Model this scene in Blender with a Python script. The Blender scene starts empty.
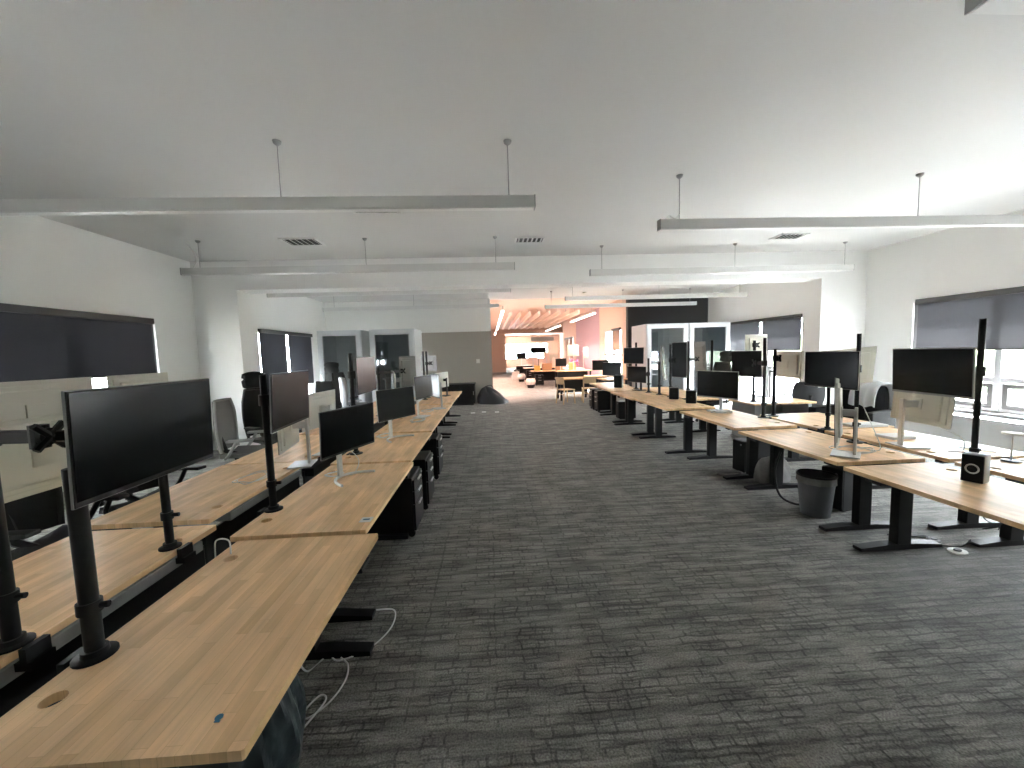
import bpy, bmesh, math, random
from mathutils import Vector, Matrix
random.seed(7)
COL = bpy.context.scene.collection
PI = math.pi
R = math.radians

# ------------------------------------------------------------------ materials
def newmat(name):
    m = bpy.data.materials.new(name); m.use_nodes = True
    nt = m.node_tree
    return m, nt, nt.nodes['Principled BSDF']

def N(nt, t, **kw):
    n = nt.nodes.new(t)
    for k, v in kw.items():
        if k.startswith('i_'):
            n.inputs[k[2:].replace('_', ' ')].default_value = v
        else:
            setattr(n, k, v)
    return n

def mat(name, col, rough=.6, metal=0., spec=.5, noise=.0, nscale=30., bump=0., coat=0.):
    m, nt, b = newmat(name)
    b.inputs['Base Color'].default_value = (*col, 1)
    b.inputs['Roughness'].default_value = rough
    b.inputs['Metallic'].default_value = metal
    b.inputs['Specular IOR Level'].default_value = spec
    b.inputs['Coat Weight'].default_value = coat
    tc = N(nt, 'ShaderNodeTexCoord')
    nz = N(nt, 'ShaderNodeTexNoise'); nz.inputs['Scale'].default_value = nscale; nz.inputs['Detail'].default_value = 4
    nt.links.new(tc.outputs['Object'], nz.inputs['Vector'])
    if noise > 0:
        mx = N(nt, 'ShaderNodeMix', data_type='RGBA')
        mx.inputs[6].default_value = (*[c * (1 - noise) for c in col], 1)
        mx.inputs[7].default_value = (*[min(1, c * (1 + noise)) for c in col], 1)
        nt.links.new(nz.outputs['Fac'], mx.inputs[0]); nt.links.new(mx.outputs[2], b.inputs['Base Color'])
    if bump > 0:
        bp = N(nt, 'ShaderNodeBump'); bp.inputs['Strength'].default_value = bump; bp.inputs['Distance'].default_value = .01
        nt.links.new(nz.outputs['Fac'], bp.inputs['Height']); nt.links.new(bp.outputs['Normal'], b.inputs['Normal'])
    return m

def mat_emit(name, col, s):
    m, nt, b = newmat(name)
    b.inputs['Base Color'].default_value = (*col, 1)
    b.inputs['Emission Color'].default_value = (*col, 1)
    b.inputs['Emission Strength'].default_value = s
    return m

def mat_glass(name, tint=(.97, .99, 1), refl=.03):
    m = bpy.data.materials.new(name); m.use_nodes = True; nt = m.node_tree
    nt.nodes.clear()
    out = N(nt, 'ShaderNodeOutputMaterial'); tr = N(nt, 'ShaderNodeBsdfTransparent'); gl = N(nt, 'ShaderNodeBsdfGlossy')
    tr.inputs[0].default_value = (*tint, 1); gl.inputs['Roughness'].default_value = .03
    lw = N(nt, 'ShaderNodeLayerWeight'); lw.inputs[0].default_value = .5
    pw = N(nt, 'ShaderNodeMath', operation='POWER'); pw.inputs[1].default_value = 4; nt.links.new(lw.outputs['Facing'], pw.inputs[0])
    ma = N(nt, 'ShaderNodeMath', operation='MULTIPLY_ADD'); ma.inputs[1].default_value = .6; ma.inputs[2].default_value = refl; nt.links.new(pw.outputs[0], ma.inputs[0])
    mx = N(nt, 'ShaderNodeMixShader')
    nt.links.new(ma.outputs[0], mx.inputs[0]); nt.links.new(tr.outputs[0], mx.inputs[1]); nt.links.new(gl.outputs[0], mx.inputs[2])
    nt.links.new(mx.outputs[0], out.inputs[0])
    return m

def mat_cloth_translucent(name, col, trans):
    m = bpy.data.materials.new(name); m.use_nodes = True; nt = m.node_tree
    nt.nodes.clear()
    out = N(nt, 'ShaderNodeOutputMaterial'); d = N(nt, 'ShaderNodeBsdfDiffuse'); t = N(nt, 'ShaderNodeBsdfTranslucent')
    d.inputs[0].default_value = (*col, 1); t.inputs[0].default_value = (*col, 1)
    mx = N(nt, 'ShaderNodeMixShader'); mx.inputs[0].default_value = trans
    nt.links.new(d.outputs[0], mx.inputs[1]); nt.links.new(t.outputs[0], mx.inputs[2]); nt.links.new(mx.outputs[0], out.inputs[0])
    tc = N(nt, 'ShaderNodeTexCoord'); w = N(nt, 'ShaderNodeTexNoise'); w.inputs['Scale'].default_value = 90
    nt.links.new(tc.outputs['Object'], w.inputs['Vector'])
    mc = N(nt, 'ShaderNodeMix', data_type='RGBA'); mc.inputs[6].default_value = (*[c * .8 for c in col], 1); mc.inputs[7].default_value = (*[c * 1.2 for c in col], 1)
    nt.links.new(w.outputs['Fac'], mc.inputs[0]); nt.links.new(mc.outputs[2], d.inputs[0])
    return m

def mat_wood(name, c1, c2):
    m, nt, b = newmat(name)
    tc = N(nt, 'ShaderNodeTexCoord'); oi = N(nt, 'ShaderNodeObjectInfo')
    sep = N(nt, 'ShaderNodeSeparateXYZ'); nt.links.new(tc.outputs['Object'], sep.inputs[0])
    ad = N(nt, 'ShaderNodeMath', operation='MULTIPLY_ADD'); ad.inputs[1].default_value = 7.3
    nt.links.new(oi.outputs['Random'], ad.inputs[0]); nt.links.new(sep.outputs['Y'], ad.inputs[2])
    cb = N(nt, 'ShaderNodeCombineXYZ'); nt.links.new(ad.outputs[0], cb.inputs['X']); nt.links.new(sep.outputs['X'], cb.inputs['Y'])
    br = N(nt, 'ShaderNodeTexBrick')
    br.offset = .37; br.offset_frequency = 2; br.squash = .7; br.squash_frequency = 3
    br.inputs['Color1'].default_value = (*c1, 1); br.inputs['Color2'].default_value = (*c2, 1); br.inputs['Mortar'].default_value = (*[c * .92 for c in c2], 1)
    br.inputs['Scale'].default_value = 1; br.inputs['Mortar Size'].default_value = .0006; br.inputs['Bias'].default_value = -.25
    br.inputs['Brick Width'].default_value = .42; br.inputs['Row Height'].default_value = .043
    nt.links.new(cb.outputs[0], br.inputs['Vector'])
    # grain stretched along the plank
    cb2 = N(nt, 'ShaderNodeVectorMath', operation='MULTIPLY'); cb2.inputs[1].default_value = (5, 75, 5)
    nt.links.new(cb.outputs[0], cb2.inputs[0])
    nz = N(nt, 'ShaderNodeTexNoise'); nz.inputs['Scale'].default_value = 1; nz.inputs['Detail'].default_value = 5; nz.inputs['Distortion'].default_value = .6
    nt.links.new(cb2.outputs[0], nz.inputs['Vector'])
    rp = N(nt, 'ShaderNodeMapRange'); rp.inputs[1].default_value = .3; rp.inputs[2].default_value = .75; rp.inputs[3].default_value = .92; rp.inputs[4].default_value = 1.05
    nt.links.new(nz.outputs['Fac'], rp.inputs[0])
    cb3 = N(nt, 'ShaderNodeVectorMath', operation='MULTIPLY'); cb3.inputs[1].default_value = (2.2, 9, 3)
    nt.links.new(cb.outputs[0], cb3.inputs[0])
    n2 = N(nt, 'ShaderNodeTexNoise'); n2.inputs['Scale'].default_value = 1; n2.inputs['Detail'].default_value = 3
    nt.links.new(cb3.outputs[0], n2.inputs['Vector'])
    r2 = N(nt, 'ShaderNodeMapRange'); r2.inputs[1].default_value = .3; r2.inputs[2].default_value = .7; r2.inputs[3].default_value = .80; r2.inputs[4].default_value = 1.1
    nt.links.new(n2.outputs['Fac'], r2.inputs[0])
    mu = N(nt, 'ShaderNodeMath', operation='MULTIPLY'); nt.links.new(rp.outputs[0], mu.inputs[0]); nt.links.new(r2.outputs[0], mu.inputs[1])
    vm = N(nt, 'ShaderNodeVectorMath', operation='SCALE'); nt.links.new(br.outputs['Color'], vm.inputs[0]); nt.links.new(mu.outputs[0], vm.inputs['Scale'])
    nt.links.new(vm.outputs[0], b.inputs['Base Color'])
    b.inputs['Roughness'].default_value = .42; b.inputs['Specular IOR Level'].default_value = .22
    return m

def mat_carpet(name):
    m, nt, b = newmat(name)
    L = nt.links.new
    tc = N(nt, 'ShaderNodeTexCoord')
    # jitter so that the lines are not ruler-straight
    jn = N(nt, 'ShaderNodeTexNoise'); jn.inputs['Scale'].default_value = 9; jn.inputs['Detail'].default_value = 3; L(tc.outputs['Object'], jn.inputs['Vector'])
    js = N(nt, 'ShaderNodeVectorMath', operation='MULTIPLY_ADD'); js.inputs[1].default_value = (.05, .035, 0); L(jn.outputs['Color'], js.inputs[0]); L(tc.outputs['Object'], js.inputs[2])
    def brick(w, h, ms, off, fr, sq):
        br = N(nt, 'ShaderNodeTexBrick'); br.offset = off; br.offset_frequency = fr; br.squash = sq; br.squash_frequency = 2
        br.inputs['Color1'].default_value = (1, 1, 1, 1); br.inputs['Color2'].default_value = (.78, .78, .78, 1); br.inputs['Mortar'].default_value = (.50, .50, .50, 1)
        br.inputs['Scale'].default_value = 1; br.inputs['Mortar Size'].default_value = ms; br.inputs['Mortar Smooth'].default_value = .5
        br.inputs['Brick Width'].default_value = w; br.inputs['Row Height'].default_value = h
        L(js.outputs[0], br.inputs['Vector']); return br
    a = brick(.21, .052, .0075, .43, 2, .45); c = brick(.075, .034, .006, .31, 3, 1.9)
    def keep(br, sc, lo, hi, off):
        n = N(nt, 'ShaderNodeTexNoise'); n.inputs['Scale'].default_value = sc; n.inputs['Detail'].default_value = 1
        v = N(nt, 'ShaderNodeVectorMath', operation='ADD'); v.inputs[1].default_value = (off, off * 2, 0); L(tc.outputs['Object'], v.inputs[0]); L(v.outputs[0], n.inputs['Vector'])
        r = N(nt, 'ShaderNodeMapRange'); r.inputs[1].default_value = lo; r.inputs[2].default_value = hi; L(n.outputs['Fac'], r.inputs[0])
        q = N(nt, 'ShaderNodeMix', data_type='RGBA'); q.inputs[6].default_value = (.9, .9, .9, 1); L(r.outputs[0], q.inputs[0]); L(br.outputs['Color'], q.inputs[7]); return q
    k1 = keep(a, 6, .36, .5, 3); k2 = keep(c, 4, .46, .56, 9)
    mx = N(nt, 'ShaderNodeMix', data_type='RGBA', blend_type='MULTIPLY'); mx.inputs[0].default_value = 1; L(k1.outputs[2], mx.inputs[6]); L(k2.outputs[2], mx.inputs[7])
    # long dark lateral streaks
    st = N(nt, 'ShaderNodeVectorMath', operation='MULTIPLY'); st.inputs[1].default_value = (2.4, 15, 1); L(tc.outputs['Object'], st.inputs[0])
    sn = N(nt, 'ShaderNodeTexNoise'); sn.inputs['Scale'].default_value = 1; sn.inputs['Detail'].default_value = 3; L(st.outputs[0], sn.inputs['Vector'])
    s2 = N(nt, 'ShaderNodeMapRange'); s2.inputs[1].default_value = .40; s2.inputs[2].default_value = .58; s2.inputs[3].default_value = .6; s2.inputs[4].default_value = 1.1; L(sn.outputs['Fac'], s2.inputs[0])
    # yarn speckle
    fn = N(nt, 'ShaderNodeTexNoise'); fn.inputs['Scale'].default_value = 120; fn.inputs['Detail'].default_value = 2; L(tc.outputs['Object'], fn.inputs['Vector'])
    f2 = N(nt, 'ShaderNodeMapRange'); f2.inputs[1].default_value = .25; f2.inputs[2].default_value = .75; f2.inputs[3].default_value = .45; f2.inputs[4].default_value = 1.55; L(fn.outputs['Fac'], f2.inputs[0])
    mu = N(nt, 'ShaderNodeMath', operation='MULTIPLY'); L(s2.outputs[0], mu.inputs[0]); L(f2.outputs[0], mu.inputs[1])
    v1 = N(nt, 'ShaderNodeVectorMath', operation='SCALE'); L(mx.outputs[2], v1.inputs[0]); L(mu.outputs[0], v1.inputs['Scale'])
    v2 = N(nt, 'ShaderNodeVectorMath', operation='MULTIPLY'); v2.inputs[1].default_value = (.262, .252, .224); L(v1.outputs[0], v2.inputs[0])
    L(v2.outputs[0], b.inputs['Base Color'])
    b.inputs['Roughness'].default_value = .8; b.inputs['Specular IOR Level'].default_value = .2
    b.inputs['Sheen Weight'].default_value = .12; b.inputs['Sheen Roughness'].default_value = .45
    bp = N(nt, 'ShaderNodeBump'); bp.inputs['Strength'].default_value = .35; bp.inputs['Distance'].default_value = .006
    L(mu.outputs[0], bp.inputs['Height']); L(bp.outputs['Normal'], b.inputs['Normal'])
    return m

def mat_endwall(name):
    """painted wall: dark taupe dado up to 2.39 m, pale grey above"""
    m, nt, b = newmat(name); L = nt.links.new
    tc = N(nt, 'ShaderNodeTexCoord'); sp = N(nt, 'ShaderNodeSeparateXYZ'); L(tc.outputs['Object'], sp.inputs[0])
    g = N(nt, 'ShaderNodeMath', operation='GREATER_THAN'); g.inputs[1].default_value = 2.39; L(sp.outputs['Z'], g.inputs[0])
    mx = N(nt, 'ShaderNodeMix', data_type='RGBA'); mx.inputs[6].default_value = (.37, .34, .295, 1); mx.inputs[7].default_value = (.80, .80, .77, 1)
    L(g.outputs[0], mx.inputs[0]); L(mx.outputs[2], b.inputs['Base Color']); b.inputs['Roughness'].default_value = .55
    return m

M = dict(
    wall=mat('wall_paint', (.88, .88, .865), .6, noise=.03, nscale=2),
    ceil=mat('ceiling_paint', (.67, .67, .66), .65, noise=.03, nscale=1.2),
    endwall=mat_endwall('two_tone_wall_paint'),
    black_wall=mat('black_wall_paint', (.012, .012, .013), .7, noise=.2, nscale=5),
    peach=mat('corridor_paint', (.66, .49, .40), .6, noise=.03, nscale=3),
    purple=mat('mauve_paint', (.48, .33, .40), .6, noise=.04, nscale=3),
    carpet=mat_carpet('grey_patterned_carpet'),
    wood=mat_wood('butcher_block', (.88, .59, .335), (.70, .44, .225)),
    wood_edge=mat('wood_edge', (.5, .34, .2), .5, noise=.15, nscale=20),
    black=mat('black_powder_coat', (.006, .006, .0065), .5, spec=.3, noise=.2, nscale=60),
    blackp=mat('black_plastic', (.007, .007, .0075), .5, spec=.3, noise=.15, nscale=40),
    fabric=mat('black_mesh_fabric', (.010, .010, .011), .9, noise=.3, nscale=120, bump=.3),
    gfabric=mat('grey_mesh_fabric', (.20, .20, .20), .85, noise=.25, nscale=120, bump=.3),
    greyp=mat('grey_plastic', (.33, .33, .33), .5, noise=.08, nscale=30),
    screen=mat('dark_glass_screen', (.003, .004, .0045), .2, spec=.22, noise=.1, nscale=8),
    screen_m=mat('matte_dark_screen', (.009, .009, .0095), .25, spec=.16, noise=.1, nscale=8),
    white=mat('white_plastic', (.70, .69, .64), .45, noise=.03, nscale=10),
    cream=mat('cream_plastic', (.60, .58, .50), .5, noise=.03, nscale=10),
    greyback=mat('grey_monitor_back', (.28, .27, .26), .5, noise=.05, nscale=10),
    silver=mat('brushed_aluminium', (.62, .62, .62), .35, metal=.9, noise=.05, nscale=80),
    alu_white=mat('pale_painted_metal', (.50, .51, .52), .4, noise=.03, nscale=20),
    lampw=mat('lamp_housing_paint', (.72, .72, .70), .5, noise=.02, nscale=8),
    diffuser=mat('opal_diffuser', (.75, .75, .73), .4, noise=.02, nscale=8),
    glass=mat_glass('clear_glass'),
    bglass=mat_glass('booth_glass', (.80, .85, .87), .09),
    winframe=mat('grey_window_frame', (.10, .10, .105), .5, noise=.06, nscale=20),
    winframe_w=mat('pale_window_frame', (.20, .20, .205), .5, noise=.05, nscale=20),
    blind=mat_cloth_translucent('grey_blind_fabric', (.095, .095, .10), .5),
    blind_d=mat_cloth_translucent('dark_blind_fabric', (.055, .055, .06), .35),
    tan_blind=mat_cloth_translucent('tan_blind_fabric', (.30, .22, .18), .3),
    cassette=mat('blind_cassette', (.035, .033, .032), .5, noise=.1, nscale=20),
    booth=mat('booth_white_laminate', (.62, .64, .66), .4, noise=.03, nscale=8),
    boothd=mat('booth_grey_felt', (.30, .31, .32), .9, noise=.2, nscale=60),
    rubber=mat('black_rubber', (.012, .012, .012), .8, noise=.2, nscale=60),
    cable_w=mat('white_cable_sheath', (.68, .68, .66), .5, noise=.02, nscale=30),
    cable_b=mat('black_cable_sheath', (.012, .012, .013), .5, noise=.1, nscale=30),
    liner=mat('clear_plastic_liner', (.022, .03, .033), .28, spec=.6, noise=.5, nscale=11, bump=.9),
    meshbin=mat('dark_wire_mesh', (.10, .104, .112), .5, metal=.4, noise=.4, nscale=200, bump=.4),
    greybag=mat('grey_fabric', (.16, .155, .15), .9, noise=.2, nscale=50, bump=.3),
    bag=mat('black_nylon', (.010, .010, .012), .5, noise=.3, nscale=12, bump=.4),
    whitecloth=mat('white_cloth', (.72, .74, .76), .8, noise=.06, nscale=14, bump=.4),
    paper=mat('white_paper', (.75, .74, .72), .8, noise=.02, nscale=10),
    yellow=mat('yellow_card', (.75, .52, .14), .7, noise=.05, nscale=10),
    brown=mat('brown_cardboard', (.42, .25, .14), .8, noise=.08, nscale=14),
    orange=mat('orange_card', (.75, .33, .13), .7, noise=.05, nscale=14),
    magenta=mat('pink_petals', (.60, .10, .22), .7, noise=.3, nscale=30),
    pinklit=mat('pink_lit_white_plastic', (.72, .58, .52), .5, noise=.03, nscale=10),  # white plastic with the warm room light put into its colour
    chairwood=mat('pale_beech', (.52, .36, .20), .5, noise=.15, nscale=14),
    ventd=mat('dark_vent_void', (.03, .03, .03), .8, noise=.1, nscale=30),
    blue=mat('blue_ink', (.03, .12, .22), .5, noise=.1, nscale=50),
    ground=mat('pale_concrete', (.76, .76, .755), .9, noise=.1, nscale=2),
    hedge=mat('hedge_leaf', (.10, .12, .075), .8, noise=.6, nscale=6, bump=.8),
    blocker=mat('blocker_render', (.42, .40, .36), .9, noise=.05, nscale=2),
    lit=mat_emit('lit_lamp_diffuser', (1, .88, .80), 3.),
    slat=mat('ceiling_baffle_wood', (.80, .70, .62), .6, noise=.06, nscale=10),
    ring=mat('grey_speaker_ring', (.45, .45, .45), .4, noise=.05, nscale=30),
)

# ------------------------------------------------------------------ mesh builder
class MB:
    def __init__(s): s.bm = bmesh.new()
    def _add(s, verts, faces, mtx=None):
        vs = [s.bm.verts.new((mtx @ Vector(v)) if mtx else v) for v in verts]
        for f in faces:
            try: s.bm.faces.new([vs[i] for i in f])
            except ValueError: pass
    def box(s, x0, x1, y0, y1, z0, z1, mtx=None, bevel=0):
        if bevel > 0:
            t = bmesh.new(); bmesh.ops.create_cube(t, size=1)
            for v in t.verts:
                v.co = ((x0 + x1) / 2 + v.co.x * (x1 - x0), (y0 + y1) / 2 + v.co.y * (y1 - y0), (z0 + z1) / 2 + v.co.z * (z1 - z0))
            bmesh.ops.bevel(t, geom=t.edges[:], offset=bevel, segments=2, profile=.6, affect='EDGES')
            t.verts.index_update()
            s._add([v.co.copy() for v in t.verts], [[v.index for v in f.verts] for f in t.faces], mtx); t.free(); return s
        v = [(x0, y0, z0), (x1, y0, z0), (x1, y1, z0), (x0, y1, z0), (x0, y0, z1), (x1, y0, z1), (x1, y1, z1), (x0, y1, z1)]
        s._add(v, [(0, 3, 2, 1), (4, 5, 6, 7), (0, 1, 5, 4), (1, 2, 6, 5), (2, 3, 7, 6), (3, 0, 4, 7)], mtx); return s
    def tube(s, pts, r, seg=8, mtx=None, rs=None, caps=True):
        pts = [Vector(p) for p in pts]; n = len(pts); rings = []; prev = None
        for i, p in enumerate(pts):
            d = (pts[min(i + 1, n - 1)] - pts[max(i - 1, 0)]).normalized()
            if prev is None:
                a = d.orthogonal().normalized()
            else:
                a = prev - d * prev.dot(d)
                a = a.normalized() if a.length > 1e-6 else d.orthogonal().normalized()
            prev = a; b = d.cross(a); rr = rs[i] if rs else r
            rings.append([p + (a * math.cos(2 * PI * k / seg) + b * math.sin(2 * PI * k / seg)) * rr for k in range(seg)])
        verts = [v for rg in rings for v in rg]; faces = []
        for i in range(n - 1):
            for k in range(seg):
                faces.append((i * seg + k, i * seg + (k + 1) % seg, (i + 1) * seg + (k + 1) % seg, (i + 1) * seg + k))
        if caps:
            faces.append(tuple(range(seg))[::-1]); faces.append(tuple((n - 1) * seg + k for k in range(seg)))
        s._add(verts, faces, mtx); return s
    def lathe(s, prof, seg=20, mtx=None, sx=1., sy=1., caps=True):
        verts = []; faces = []
        for r, z in prof:
            for k in range(seg):
                verts.append((r * sx * math.cos(2 * PI * k / seg), r * sy * math.sin(2 * PI * k / seg), z))
        for i in range(len(prof) - 1):
            for k in range(seg):
                faces.append((i * seg + k, i * seg + (k + 1) % seg, (i + 1) * seg + (k + 1) % seg, (i + 1) * seg + k))
        if caps and prof[0][0] > 1e-5: faces.append(tuple(range(seg))[::-1])
        if caps and prof[-1][0] > 1e-5: faces.append(tuple((len(prof) - 1) * seg + k for k in range(seg)))
        s._add(verts, faces, mtx); return s
    def prism(s, poly, z0, z1, mtx=None):
        n = len(poly)
        s._add([(x, y, z0) for x, y in poly] + [(x, y, z1) for x, y in poly],
               [tuple(range(n))[::-1], tuple(range(n, 2 * n))] + [(i, (i + 1) % n, (i + 1) % n + n, i + n) for i in range(n)], mtx); return s
    def grid(s, f, nu, nv, thick=0., mtx=None):
        """surface f(u,v); with thickness along its normal -> a closed slab"""
        P = [[Vector(f(i / nu, j / nv)) for j in range(nv + 1)] for i in range(nu + 1)]
        def nrm(i, j):
            du = P[min(i + 1, nu)][j] - P[max(i - 1, 0)][j]; dv = P[i][min(j + 1, nv)] - P[i][max(j - 1, 0)]
            return du.cross(dv).normalized()
        A = [P[i][j] for i in range(nu + 1) for j in range(nv + 1)]
        B = [P[i][j] - nrm(i, j) * thick for i in range(nu + 1) for j in range(nv + 1)]
        o = len(A); w = nv + 1; F = []
        for i in range(nu):
            for j in range(nv):
                q = (i * w + j, (i + 1) * w + j, (i + 1) * w + j + 1, i * w + j + 1)
                F.append(q); F.append(tuple(k + o for k in q[::-1]))
        for i in range(nu):
            for j in (0, nv):
                F.append((i * w + j, (i + 1) * w + j, (i + 1) * w + j + o, i * w + j + o))
        for j in range(nv):
            for i in (0, nu):
                F.append((i * w + j, i * w + j + 1, i * w + j + 1 + o, i * w + j + o))
        s._add(A + B, F, mtx); return s
    def build(s, name, m, parent=None, smooth=False, loc=None, label=None):
        bmesh.ops.recalc_face_normals(s.bm, faces=s.bm.faces)
        me = bpy.data.meshes.new(name); s.bm.to_mesh(me); s.bm.free()
        me.materials.append(m if not isinstance(m, str) else M[m])
        if smooth:
            for p in me.polygons: p.use_smooth = True
            try: me.set_sharp_from_angle(angle=R(40))
            except Exception: pass
        o = bpy.data.objects.new(name, me); COL.objects.link(o)
        if parent: o.parent = parent
        if loc is not None: o.location = loc
        if label: o['label'] = label
        return o

def thing(name, label, cat, loc=(0, 0, 0), rz=0., group=None):
    o = bpy.data.objects.new(name, None); COL.objects.link(o)
    o.empty_display_size = .1
    o.location = loc; o.rotation_euler = (0, 0, rz); o['label'] = label; o['category'] = cat
    if group: o['group'] = group
    return o
def tag(o, label, cat, group=None, kind=None):
    o['label'] = label; o['category'] = cat
    if group: o['group'] = group
    if kind: o['kind'] = kind
    return o
def struct(o): o['kind'] = 'structure'; return o
def T(x, y, z): return Matrix.Translation((x, y, z))
def RX(a): return Matrix.Rotation(a, 4, 'X')
def RY(a): return Matrix.Rotation(a, 4, 'Y')
def RZ(a): return Matrix.Rotation(a, 4, 'Z')
def smooth_path(ctrl, n=6):
    """Catmull-Rom through ctrl points"""
    P = [Vector(c) for c in ctrl]; P = [P[0]] + P + [P[-1]]; out = []
    for i in range(1, len(P) - 2):
        a, b, c, d = P[i - 1:i + 3]
        for k in range(n):
            t = k / n
            out.append(.5 * ((2 * b) + (c - a) * t + (2 * a - 5 * b + 4 * c - d) * t * t + (3 * b - a - 3 * c + d) * t ** 3))
    out.append(P[-2]); return out

# ------------------------------------------------------------------ camera (eye 1.66 m, wide lens)
H = 1.66
FPX = 390.
def cam_axes():
    f = Vector(((490 - 512) / FPX, (353 - 384) / FPX, 1)).normalized()
    n = f.cross(Vector((1, -.03, 0)))
    if n.y > 0: n = -n
    u = n.normalized(); r = u.cross(f)
    if r.x < 0: r = -r
    return Matrix((r, f, u))
RC = cam_axes()
cd = bpy.data.cameras.new('camera'); cd.sensor_width = 36; cd.lens = FPX / 1024 * 36; cd.clip_start = .05; cd.clip_end = 300
cam = bpy.data.objects.new('camera', cd); COL.objects.link(cam)
ex = RC @ Vector((1, 0, 0)); ey = RC @ Vector((0, -1, 0)); ez = RC @ Vector((0, 0, -1))
cam.matrix_world = Matrix(((ex.x, ey.x, ez.x, 0), (ex.y, ey.y, ez.y, 0), (ex.z, ey.z, ez.z, H), (0, 0, 0, 1)))
bpy.context.scene.camera = cam

# ------------------------------------------------------------------ the setting
CZ = 3.46; XL = -5.35; XR = 7.55; YB = -4.0; YP = 7.5; YE = 13.2; XC0 = .06; XC1 = 4.74; YF = 42.
struct(MB().box(XL - .3, XR + .3, YB - .3, YF + .3, -.12, 0).build('floor', 'carpet'))
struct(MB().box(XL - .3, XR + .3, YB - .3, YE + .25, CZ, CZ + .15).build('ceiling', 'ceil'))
struct(MB().box(XC0 - .25, XC1 + .25, YE + .25, YF + .3, CZ, CZ + .15).build('ceiling', 'peach'))

def side_wall(name, x0, x1, y0, y1, holes, m):
    """wall along Y with window openings (ya, yb, za, zb)"""
    b = MB(); y = y0
    for ya, yb, za, zb in sorted(holes):
        b.box(x0, x1, y, ya, 0, CZ); b.box(x0, x1, ya, yb, 0, za); b.box(x0, x1, ya, yb, zb, CZ); y = yb
    b.box(x0, x1, y, y1, 0, CZ)
    return struct(b.build(name, m))
WZ0, WZ1 = .54, 2.34
WR1 = (1.82, 6.62, WZ0, WZ1); WR2 = (9.08, 12.7, .12, WZ1)
WL1 = (.4, 6.62, 1.2, WZ1); WL2 = (9.4, 12.1, .2, 2.36)
side_wall('wall_left', XL - .2, XL, YB, YE, [WL1, WL2], 'wall')
side_wall('wall_right', XR, XR + .2, YB, YE, [WR1, WR2], 'wall')
# wall behind the camera with a wide window
struct(MB().box(XL, XR, YB - .2, YB, 0, CZ).build('wall_back', 'wall'))
# cross wall with the wide opening
b = MB(); b.box(XL, -4.575, YP, YP + .55, 0, CZ).box(6.6, XR, YP, YP + .45, 0, CZ).box(-4.575, 6.6, YP, YP + .45, 2.94, CZ)
struct(b.build('wall_middle', 'wall'))
struct(MB().box(XL, XC0, YE, YE + .2, 0, CZ).build('wall_end', 'endwall'))
struct(MB().box(XC1, XR, YE, YE + .2, 0, CZ).build('wall_front', 'black_wall'))
# corridor room
struct(MB().box(XC0 - .2, XC0, YE + .2, 31, 0, CZ).box(XC0 - .2, 1.25, 31, 31.2, 0, CZ).build('wall_corridor_left', 'peach'))
WC1 = (13.9, 16.0, .75, 2.42); WC2 = (22.0, 24.2, .75, 2.42)
side_wall('wall_corridor_right', XC1, XC1 + .2, YE + .2, 25.2, [WC1, WC2], 'peach')
struct(MB().box(XC1 + .2, 7.7, 25.0, 25.2, 0, CZ).box(7.5, 7.7, 25.2, YF, 0, CZ).build('wall_far_right', 'peach'))
struct(MB().box(XC1 + .25, 7.8, 25, YF + .3, CZ, CZ + .15).build('ceiling', 'peach'))
struct(MB().box(XC1 - .02, XC1, 16.7, 21.2, 0, CZ - .01).build('trim_1', 'purple'))
b = MB(); b.box(1.05, 7.7, YF, YF + .2, 0, .9).box(1.05, 7.7, YF, YF + .2, 2.6, CZ).box(1.05, 1.25, 31.2, YF, 0, CZ).box(6.2, 7.7, YF, YF + .2, .9, 2.6)
struct(b.build('wall_far', 'peach'))
struct(MB().box(XC0, 7.5, 30.6, 30.9, 3.10, CZ).build('trim_2', 'peach'))
# baseboards
def base(name, x0, x1, y0, y1): struct(MB().box(x0, x1, y0, y1, 0, .1).build(name, 'greyp'))
base('baseboard_left', XL, XL + .012, YB, YP); base('baseboard_right', XR - .012, XR, YB, YP)
base('baseboard_end', XL, XC0, YE - .012, YE); base('baseboard_far', XC0, 1.25, 30.988, 31)

def window(idx, x, inward, hole, nb, zt=None, fm='winframe', sash=True):
    ya, yb, za, zb = hole
    xo = x - inward * .12; xi = x - inward * .03; xs = sorted((xo, xi))
    b = MB(); t = .055
    b.box(xs[0], xs[1], ya, ya + t, za, zb).box(xs[0], xs[1], yb - t, yb, za, zb).box(xs[0], xs[1], ya, yb, zb - t, zb).box(xs[0], xs[1], ya, yb, za, za + t)
    w = (yb - ya) / nb
    for i in range(1, nb): b.box(xs[0] - .01, xs[1] + .01, ya + i * w - .04, ya + i * w + .04, za, zb)
    if zt: b.box(xs[0], xs[1], ya, yb, zt - .04, zt + .04)
    f = struct(b.build(f'window_{idx}', fm))
    xm = (xo + xi) / 2
    MB().box(xm - .004, xm + .004, ya + .03, yb - .03, za + .03, zb - .03).build('pane', 'glass', f)
    if sash and zt:
        for i in range(nb):
            s = MB(); y0 = ya + i * w + .06; y1 = ya + (i + 1) * w - .06; z0 = za + .06; z1 = zt - .06; q = .06
            s.box(xs[0] + .01, xs[1] + .02, y0, y0 + q, z0, z1).box(xs[0] + .01, xs[1] + .02, y1 - q, y1, z0, z1).box(xs[0] + .01, xs[1] + .02, y0 + q, y1 - q, z0, z0 + q).box(xs[0] + .01, xs[1] + .02, y0 + q, y1 - q, z1 - q, z1)
            s.build('sash', 'cassette', f)
    # sill board
    x0, x1 = sorted((x - inward * .02, x + inward * .06))
    MB().box(x0, x1, ya - .03, yb + .03, za - .03, za).build('sill', 'alu_white', f)
    return f
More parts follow.
